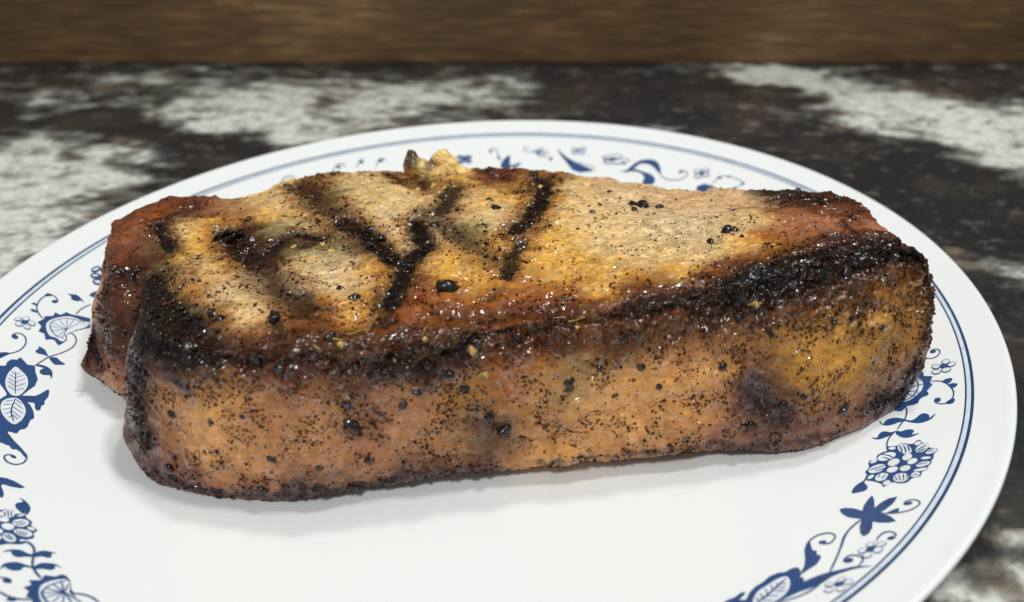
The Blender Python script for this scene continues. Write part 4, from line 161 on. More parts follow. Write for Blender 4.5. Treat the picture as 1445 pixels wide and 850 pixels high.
 ('L','large_flower_print',(('F',0,((-107.98,15.96),(-107.75,15.09),(-107.83,14.27),(-108.22,13.67),(-108.83,13.41),(-109.54,13.52),(-110.22,14),(-110.73,14.75),(-110.97,15.62),(-110.89,16.44),(-110.51,17.04),(-109.89,17.32),(-109.17,17.2),(-108.49,16.71))),('F',0,((-111.78,20.12),(-111.5,19.5),(-111.42,18.76),(-111.54,18.04),(-111.84,17.49),(-112.26,17.22),(-112.73,17.27),(-113.14,17.65),(-113.42,18.26),(-113.51,19.01),(-113.39,19.73),(-113.09,20.28),(-112.66,20.56),(-112.19,20.5))),('F',0,((-110.21,16.48),(-110.05,15.86),(-110.15,15.27),(-110.47,14.83),(-110.96,14.61),(-111.51,14.67),(-112.03,14.99),(-112.4,15.51),(-112.56,16.12),(-112.47,16.71),(-112.15,17.16),(-111.66,17.38),(-111.1,17.32),(-110.58,17))),('F',0,((-107.97,13.57),(-107.88,12.91),(-108.09,12.37),(-108.56,12.05),(-109.19,12),(-109.86,12.25),(-110.45,12.74),(-110.83,13.37),(-110.92,14.02),(-110.72,14.57),(-110.25,14.9),(-109.61,14.94),(-108.93,14.69),(-108.35,14.2))),('F',0,((-109.19,19.95),(-109.01,19.26),(-109.09,18.6),(-109.41,18.12),(-109.9,17.9),(-110.48,17.99),(-111.02,18.37),(-111.42,18.96),(-111.61,19.66),(-111.54,20.31),(-111.22,20.8),(-110.72,21.02),(-110.14,20.93),(-109.59,20.55))),('F',0,((-105.75,13.96),(-105.57,13.2),(-105.71,12.47),(-106.13,11.92),(-106.75,11.64),(-107.45,11.71),(-108.09,12.1),(-108.55,12.73),(-108.73,13.49),(-108.6,14.22),(-108.18,14.78),(-107.56,15.05),(-106.85,14.99),(-106.2,14.6))),('F',1,((-112.04,19.66),(-111.96,19.4),(-111.98,19.04),(-112.09,18.66),(-112.28,18.31),(-112.51,18.08),(-112.72,18.01),(-112.89,18.11),(-112.97,18.36),(-112.95,18.72),(-112.84,19.11),(-112.65,19.45),(-112.42,19.69),(-112.2,19.76))),('F',1,((-110.62,16.3),(-110.59,16.06),(-110.71,15.82),(-110.94,15.6),(-111.25,15.47),(-111.56,15.44),(-111.83,15.52),(-111.99,15.69),(-112.02,15.92),(-111.9,16.17),(-111.67,16.38),(-111.37,16.52),(-111.05,16.55),(-110.78,16.47))),('F',1,((-108.44,13.53),(-108.44,13.25),(-108.63,13.02),(-108.96,12.87),(-109.39,12.84),(-109.82,12.93),(-110.16,13.13),(-110.36,13.4),(-110.36,13.68),(-110.18,13.92),(-109.84,14.07),(-109.41,14.1),(-108.98,14),(-108.64,13.8))),('F',1,((-109.61,19.76),(-109.56,19.46),(-109.65,19.15),(-109.88,18.91),(-110.19,18.77),(-110.52,18.77),(-110.81,18.9),(-111.01,19.15),(-111.06,19.45),(-110.97,19.76),(-110.75,20),(-110.43,20.14),(-110.1,20.14),(-109.8,20.01))),('F',1,((-106.16,13.78),(-106.11,13.4),(-106.26,13.01),(-106.59,12.69),(-107.03,12.49),(-107.49,12.47),(-107.89,12.62),(-108.14,12.91),(-108.2,13.29),(-108.05,13.68),(-107.72,14),(-107.28,14.19),(-106.81,14.22),(-106.41,14.07))))),
]
# ---------------------------------------------------------------- counter and backsplash
BACK_Y = 0.279
def counter():
    nx, ny = 760, 370
    X = np.linspace(-0.55, 0.55, nx); Y = np.linspace(-0.27, BACK_Y + 0.002, ny)
    gx, gy = np.meshgrid(X, Y)
    V = np.stack([gx.ravel(), gy.ravel(), 0 * gx.ravel()], -1)
    i = np.arange(nx * ny).reshape(ny, nx)
    Fq = np.stack([i[:-1, :-1], i[:-1, 1:], i[1:, 1:], i[1:, :-1]], -1).reshape(-1, 4)
    me = quad_mesh("countertop", V, Fq)
    # the stone's figure: pale veins and dark bands at their places, edges broken by noise
    P = V * 1000.0
    W = P.copy()
    W[:, 0] += 14 * fbm(P, 1 / 40, 3, 3) + 6 * fbm(P, 1 / 8, 4, 8)
    W[:, 1] += 14 * fbm(P, 1 / 40, 3, 5) + 6 * fbm(P, 1 / 8, 4, 11)
    white = np.full(len(P), -0.30, np.float32)
    for (x, y, rx, ry, a, s) in COUNTER_BLOBS:
        c, sn = math.cos(math.radians(a)), math.sin(math.radians(a))
        dx = W[:, 0] - x; dy = W[:, 1] - y
        q = ((dx * c + dy * sn) / rx) ** 2 + ((-dx * sn + dy * c) / ry) ** 2
        white += s * np.exp(-q)
    S = P @ np.array([[0.62, 0.35, 0], [-0.35, 1.15, 0], [0, 0, 1]])          # the figure runs slantwise
    n = fbm(S, 1 / 11, 4, 21); n2 = fbm(S, 1 / 3.2, 3, 37)
    white = 0.06 + 0.95 * white + 0.72 * n + 0.24 * n2
    smoke = sstep(-0.2, 0.3, white); m = sstep(0.16, 0.66, white)
    brown = sstep(-0.05, 0.5, fbm(P, 1 / 26, 3, 51) + 0.3 * n2)
    dark = srgb_np((32, 34, 38)); mid = srgb_np((72, 66, 58)); pale = srgb_np((214, 217, 206)); tan = srgb_np((140, 116, 88)); grey = srgb_np((122, 122, 116))
    base = dark[None] * (1 - 0.4 * brown[:, None]) + mid[None] * 0.4 * brown[:, None]
    fl = sstep(0.30, 0.62, fbm(S, 1 / 4.5, 4, 61) + 0.25 * n)[:, None]                # small pale flecks scattered in the dark
    base = base * (1 - 0.45 * fl) + (0.5 * tan + 0.5 * grey)[None] * 0.45 * fl
    sm = (grey[None] * (1 - 0.6 * brown[:, None]) + 0.8 * tan[None] * 0.6 * brown[:, None])
    col = base * (1 - 0.8 * smoke[:, None]) + sm * 0.8 * smoke[:, None]
    pl = pale[None] * (1 - 0.35 * sstep(-0.1, 0.5, fbm(S, 1 / 6, 4, 66)))[:, None]
    col = col * (1 - m[:, None]) + pl * m[:, None]
    vn = np.maximum(sstep(0.09, 0.0, np.abs(fbm(S, 1 / 18, 4, 71))) * sstep(-0.1, 0.25, fbm(P, 1 / 30, 2, 77)), sstep(0.06, 0.0, np.abs(fbm(S, 1 / 9, 3, 91))) * sstep(0.0, 0.3, fbm(P, 1 / 20, 2, 97)))[:, None]
    col = col * (1 - 0.8 * vn) + srgb_np((44, 42, 42))[None] * 0.8 * vn
    a = me.color_attributes.new("stone", 'FLOAT_COLOR', 'POINT')
    a.data.foreach_set("color", np.concatenate([col, np.ones((len(col), 1))], 1).astype(np.float32).ravel())
    m_, N, L, B = material("speckled_stone_laminate")
    at = N.new("ShaderNodeAttribute"); at.attribute_name = "stone"
    tc = N.new("ShaderNodeTexCoord")
    nz = N.new("ShaderNodeTexNoise"); nz.inputs["Scale"].default_value = 420; nz.inputs["Detail"].default_value = 5
    L.new(tc.outputs["Object"], nz.inputs["Vector"])
    mr = N.new("ShaderNodeMapRange"); mr.inputs[1].default_value = 0.3; mr.inputs[2].default_value = 0.7; mr.inputs[3].default_value = 0.72; mr.inputs[4].default_value = 1.28
    L.new(nz.outputs["Fac"], mr.inputs[0])
    mx = N.new("ShaderNodeVectorMath"); mx.operation = 'SCALE'
    L.new(at.outputs["Color"], mx.inputs[0]); L.new(mr.outputs[0], mx.inputs["Scale"])
    L.new(mx.outputs[0], B.inputs["Base Color"])
    B.inputs["Roughness"].default_value = 0.3
    bp = N.new("ShaderNodeBump"); bp.inputs["Strength"].default_value = 0.15; bp.inputs["Distance"].default_value = 0.0005
    L.new(nz.outputs["Fac"], bp.inputs["Height"]); L.new(bp.outputs[0], B.inputs["Normal"])
    o = link_me("countertop", me, [m_]); o["kind"] = "structure"
    o["label"] = "dark marbled countertop with pale grey veins"
    return o
counter()

def backsplash():
    m_, N, L, B = material("wood_look_tile")
    tc = N.new("ShaderNodeTexCoord"); mp = N.new("ShaderNodeMapping"); mp.inputs["Scale"].default_value = (30, 30, 480)
    L.new(tc.outputs["Object"], mp.inputs["Vector"])
    n1 = N.new("ShaderNodeTexNoise"); n1.inputs["Scale"].default_value = 1.6; n1.inputs["Detail"].default_value = 6; n1.inputs["Roughness"].default_value = 0.65; n1.inputs["Distortion"].default_value = 0.4
    L.new(mp.outputs[0], n1.inputs["Vector"])
    n2 = N.new("ShaderNodeTexNoise"); n2.inputs["Scale"].default_value = 9; n2.inputs["Detail"].default_value = 3
    L.new(tc.outputs["Object"], n2.inputs["Vector"])
    ad = N.new("ShaderNodeMath"); ad.operation = 'MULTIPLY_ADD'; ad.inputs[1].default_value = 0.55
    L.new(n2.outputs["Fac"], ad.inputs[0]); L.new(n1.outputs["Fac"], ad.inputs[2])
    cr = N.new("ShaderNodeValToRGB"); e = cr.color_ramp.elements
    e[0].position = 0.50; e[0].color = srgb(60, 42, 24); e[1].position = 1.02; e[1].color = srgb(160, 122, 82)
    k = e.new(0.72); k.color = srgb(94, 68, 40)
    k = e.new(0.84); k.color = srgb(112, 84, 52)
    L.new(ad.outputs[0], cr.inputs[0]); L.new(cr.outputs[0], B.inputs["Base Color"])
    B.inputs["Roughness"].default_value = 0.5
    wall = bpy.data.meshes.new("backsplash_wall")
    def box(name, x0, x1, y0, y1, z0, z1, mat, bevel=0.0008):
        bm = bmesh.new(); bmesh.ops.create_cube(bm, size=1)
        for v in bm.verts: v.co = Vector((x0 + (v.co.x + .5) * (x1 - x0), y0 + (v.co.y + .5) * (y1 - y0), z0 + (v.co.z + .5) * (z1 - z0)))
        bmesh.ops.bevel(bm, geom=bm.edges[:], offset=bevel, segments=2, affect='EDGES')
        me = bpy.data.meshes.new(name); bm.to_mesh(me); bm.free()
        return link_me(name, me, [mat], smooth=False)
    mg, Ng, Lg, Bg = material("dark_grout"); Bg.inputs["Base Color"].default_value = srgb(52, 44, 38); Bg.inputs["Roughness"].default_value = 0.85
    root = box("wall", -0.7, 0.7, BACK_Y + 0.008, BACK_Y + 0.03, 0.0, 0.42, mg); root["kind"] = "structure"
    root["label"] = "brown wood-look plank wall behind the counter"
    z = 0.0003
    for r, h in enumerate((0.098, 0.098, 0.098, 0.098)):
        x = (-0.62, -0.95, -0.45, -0.8)[r]
        while x < 0.66:
            x0 = max(x, -0.69); x1 = min(x + 0.9, 0.69)
            p = box("plank", x0, x1, BACK_Y, BACK_Y + 0.0085, z, z + h, m_); p.parent = root
            x += 0.902
        z += h + 0.002
backsplash()

# ---------------------------------------------------------------- plate
def plate_z(r):
    t = np.clip((np.asarray(r, float) - 56) / 71.5, 0, None)
    return 6.0 + 13.8 * np.minimum(t, 1.04) ** 1.65
PLATE_PROFILE = [(0, 6.0)] + [(r, float(plate_z(r))) for r in range(40, 127, 2)] + [(127.5, 19.8), (128.8, 20.3), (129.6, 20.5), (130.1, 20.35), (130.4, 19.8), (130.3, 19.0), (129.4, 18.0), (127, 16.6), (90, 6.0), (84, 4.2), (78, 2.4), (74, 1.6), (70, 0.4), (66, 0.2), (63, 0.6), (60, 2.6), (0, 2.8)]
plate = empty("dinner_plate", (0, 0, 0), "round white dinner plate with blue floral border on the marbled counter", "plate")
def make_plate():
    m_, N, L, B = material("white_glazed_ware")
    B.inputs["Base Color"].default_value = (0.80, 0.815, 0.80, 1); B.inputs["Roughness"].default_value = 0.16
    B.inputs["Coat Weight"].default_value = 0.3; B.inputs["Coat Roughness"].default_value = 0.06
    B.inputs["Subsurface Weight"].default_value = 0.0
    tc = N.new("ShaderNodeTexCoord"); nz = N.new("ShaderNodeTexNoise"); nz.inputs["Scale"].default_value = 26; nz.inputs["Detail"].default_value = 4
    L.new(tc.outputs["Object"], nz.inputs["Vector"])
    mr = N.new("ShaderNodeMapRange"); mr.inputs[3].default_value = 0.12; mr.inputs[4].default_value = 0.26
    L.new(nz.outputs["Fac"], mr.inputs[0]); L.new(mr.outputs[0], B.inputs["Roughness"])
    bp = N.new("ShaderNodeBump"); bp.inputs["Strength"].default_value = 0.05; bp.inputs["Distance"].default_value = 0.002
    L.new(nz.outputs["Fac"], bp.inputs["Height"]); L.new(bp.outputs[0], B.inputs["Normal"])
    # smooth the profile a little: resample with many points
    pr = np.array(PLATE_PROFILE, float)
    d = np.r_[0, np.cumsum(np.hypot(*np.diff(pr, axis=0).T))]
    s = np.unique(np.r_[np.linspace(0, d[-1], 150), d]); rr = np.interp(s, d, pr[:, 0]); zz = np.interp(s, d, pr[:, 1])
    n = 256; th = np.linspace(0, 2 * np.pi, n, endpoint=False)
    V = np.stack([np.outer(rr, np.cos(th)), np.outer(rr, np.sin(th)), np.repeat(zz[:, None], n, 1)], -1).reshape(-1, 3) / 1000
    k = len(rr); i = np.arange(k * n).reshape(k, n); j = np.roll(i, -1, 1)
    Fq = np.stack([i[:-1], i[1:], j[1:], j[:-1]], -1).reshape(-1, 4)
    me = quad_mesh("plate_body", V, Fq[:, ::-1])
    bm = bmesh.new(); bm.from_mesh(me); bmesh.ops.remove_doubles(bm, verts=bm.verts, dist=1e-6)
    bmesh.ops.dissolve_degenerate(bm, edges=bm.edges, dist=1e-7); bmesh.ops.recalc_face_normals(bm, faces=bm.faces); bm.to_mesh(me); bm.free()
    return link_me("plate_body", me, [m_], plate), m_
plate_body, white_ware = make_plate()
def flat_mat(name, c, rough=0.16):
    m_, N, L, B = material(name)
    tc = N.new("ShaderNodeTexCoord"); nz = N.new("ShaderNodeTexNoise"); nz.inputs["Scale"].default_value = 300; nz.inputs["Detail"].default_value = 3
    L.new(tc.outputs["Object"], nz.inputs["Vector"])
    mr = N.new("ShaderNodeMapRange"); mr.inputs[3].default_value = 0.75; mr.inputs[4].default_value = 1.25
    L.new(nz.outputs["Fac"], mr.inputs[0])
    vm = N.new("ShaderNodeVectorMath"); vm.operation = 'SCALE'; vm.inputs[0].default_value = c[:3]
    L.new(mr.outputs[0], vm.inputs["Scale"]); L.new(vm.outputs[0], B.inputs["Base Color"])
    B.inputs["Roughness"].default_value = rough; B.inputs["Coat Weight"].default_value = 0.3; B.inputs["Coat Roughness"].default_value = 0.06
    return m_
BLUE = flat_mat("cobalt_print", srgb(44, 76, 122)); PALEBLUE = flat_mat("pale_blue_print", srgb(206, 218, 230)); DKBLUE = flat_mat("dark_blue_line", srgb(36, 66, 102))
WHITEP = flat_mat("print_white", (0.72, 0.75, 0.78, 1))
def lift(x, y, h):
    r = np.hypot(x, y); return float(plate_z(r)) + h
def ring(name, r0, r1, h, mat):
    n = 360; th = np.linspace(0, 2 * np.pi, n, endpoint=False); V = []
    for r in (r0, r1):
        for t in th: V.append((r * math.cos(t) / 1000, r * math.sin(t) / 1000, (plate_z(r) + h) / 1000))
    Fc = [(i, n + i, n + (i + 1) % n, (i + 1) % n) for i in range(n)]
    return link_mesh(name, V, Fc, [mat], plate)
ring("pale_blue_band", 120.3, 121.6, 0.05, PALEBLUE)
ring("blue_rim_line", 121.35, 121.98, 0.09, DKBLUE)
ring("thin_blue_line", 120.15, 120.5, 0.09, DKBLUE)
def smooth_closed(pts, k=4):
    p = np.array(pts, float); n = len(p); out = []
    for i in range(n):
        a, b, c, d = p[i - 1], p[i], p[(i + 1) % n], p[(i + 2) % n]
        for t in np.arange(k) / k:
            out.append(0.5 * ((2 * b) + (c - a) * t + (2 * a - 5 * b + 4 * c - d) * t * t + (3 * b - a - 3 * c + d) * t ** 3))
    return np.array(out)
def smooth_open(pts, k=5):
    p = np.array(pts, float); n = len(p)
    if n == 2: return np.linspace(p[0], p[1], 4)
    e = np.vstack([2 * p[0] - p[1], p, 2 * p[-1] - p[-2]]); out = []
    for i in range(1, n):
        a, b, c, d = e[i - 1], e[i], e[i + 1], e[i + 2]
        for t in np.arange(k) / k:
            out.append(0.5 * ((2 * b) + (c - a) * t + (2 * a - 5 * b + 4 * c - d) * t * t + (3 * b - a - 3 * c + d) * t ** 3))
    out.append(p[-1]); return np.array(out)
LIFT = {0: 0.06, 1: 0.15, 2: 0.21}
def build_print(name, shapes, rot=0.0):
    V = []; Fc = []; MI = []; ca, sa = math.cos(rot), math.sin(rot)
    for si, s in enumerate(shapes):
        h = LIFT[s[1]] + 0.0008 * si
        if s[0] in 'FP':
            p = smooth_closed(s[2]) if s[0] == 'F' else np.array(s[2])
            tri = tessellate_polygon([[Vector((x, y, 0)) for x, y in p]])
            b = len(V)
            for x, y in p: V.append((x, y, h))
            for t in tri: Fc.append([b + q for q in t]); MI.append(1 if s[1] == 1 else 0)
        else:
            p = smooth_open(s[2]); w = s[3]
            tg = np.gradient(p, axis=0); tg /= np.maximum(np.linalg.norm(tg, axis=1), 1e-9)[:, None]
            nm = np.stack([-tg[:, 1], tg[:, 0]], -1); n = len(p); b = len(V)
            for i in range(n):
                ww = w * (0.55 + 0.45 * min(1, min(i, n - 1 - i) / 2.5))
                for sgn in (-1, 1):
                    q = p[i] + nm[i] * ww * sgn; V.append((q[0], q[1], h))
            for i in range(n - 1): Fc.append([b + 2 * i, b + 2 * i + 1, b + 2 * i + 3, b + 2 * i + 2]); MI.append(0)
    W = []
    for x, y, h in V:
        X = x * ca - y * sa; Y = x * sa + y * ca
        W.append((X / 1000, Y / 1000, lift(X, Y, h) / 1000))
    o = link_mesh(name, W, Fc, [BLUE, WHITEP], plate, False, MI)
    me = o.data
    flip = [p.index for p in me.polygons if p.normal.z < 0]
    if flip:
        bm = bmesh.new(); bm.from_mesh(me); bm.faces.ensure_lookup_table()
        bmesh.ops.reverse_faces(bm, faces=[bm.faces[i] for i in flip]); bm.to_mesh(me); bm.free()
    return o
for g, nm, sh in PRINTS:
    build_print(nm, sh)
    if g == 'R':                                  # the border runs on round the near side
        build_print(nm, sh, math.radians(-49))

LANDMARKS = [(-62, -25, 12, -68.6, -26.6, 40, 0), (-68, -33, 11, -69.7, -29.2, 41.5, 1), (-69.4, -48.5, 15, -64.7, -39.9, 42.5, 2), (-62.4, -59.7, 9, -57.3, -52.5, 43, 1.3), (-49.9, -63.2, 8, -43.0, -60.3, 43, 1.2), (-33.2, -64.8, 8, -26.9, -62.4, 43.5, 1.2), (-16.6, -61.4, 8, -11.8, -59.6, 43.5, 1.2), (2.1, -57.9, 8.5, 3.7, -55.7, 43.5, 1.2), (18.5, -55.8, 9, 19.8, -52.3, 44, 1.2), (33.6, -54.2, 9.5, 35.1, -49.2, 45, 1.2), (55.1, -52.0, 10, 53.4, -46.5, 47.5, 1.4), (73.4, -52.5, 11, 69.2, -43.2, 50.5, 2.5), (86.6, -47.8, 12, 84.0, -37.3, 51.5, 3), (98.1, -40.4, 13, 96.1, -31.2, 51, 2.5), (105.5, -33.2, 18, 102.5, -32.7, 47.5, 2), (101, -8, 16, 98.8, -17.2, 47, 1), (94, 13, 10, 94.2, 1.2, 46, 1), (76, 16, 8, 79.6, 12.1, 44, 1), (51, 17, 8, 50.7, 19.8, 41, 1), (27, 26, 8, 27.5, 31.4, 40, 1), (2, 30, 8, 1.0, 35.5, 40, 1), (-22, 30, 8, -23.2, 35.0, 40, 1), (-42, 27, 8, -42.9, 32.9, 40, 1), (-55, 19, 8, -56.5, 25.5, 40, 1), (-67, 10, 8, -65.5, 13.9, 41, 1), (-82, 9, 9, -83.4, 12.1, 41, 1), (-93, -3, 12, -90.0, 1.1, 41, 1), (-88.7, -28.7, 17, -85.5, -13.8, 41, 0.3), (-87.3, -31.4, 14, -79.7, -24.2, 40.5, 0.3), (-76.8, -36.2, 14, -71.3, -28.1, 40.5, 0.5)]
MEAT_TONES = {'P': (216, 180, 120), 'p': (206, 176, 130), 'Y': (220, 164, 72), 'O': (158, 88, 28), 'R': (112, 56, 32), 'r': (168, 106, 70), 'B': (66, 37, 17), 'K': (30, 20, 15), 'G': (150, 136, 92), 'T': (202, 142, 80), 'M': (176, 120, 76), 'm': (140, 90, 64), 'V': (90, 66, 60), 'A': (190, 136, 62), 'a': (160, 110, 50), 'W': (228, 190, 118), 'S': (210, 170, 122), 't': (212, 152, 90), 'v': (120, 74, 58), 'b': (108, 58, 20)}
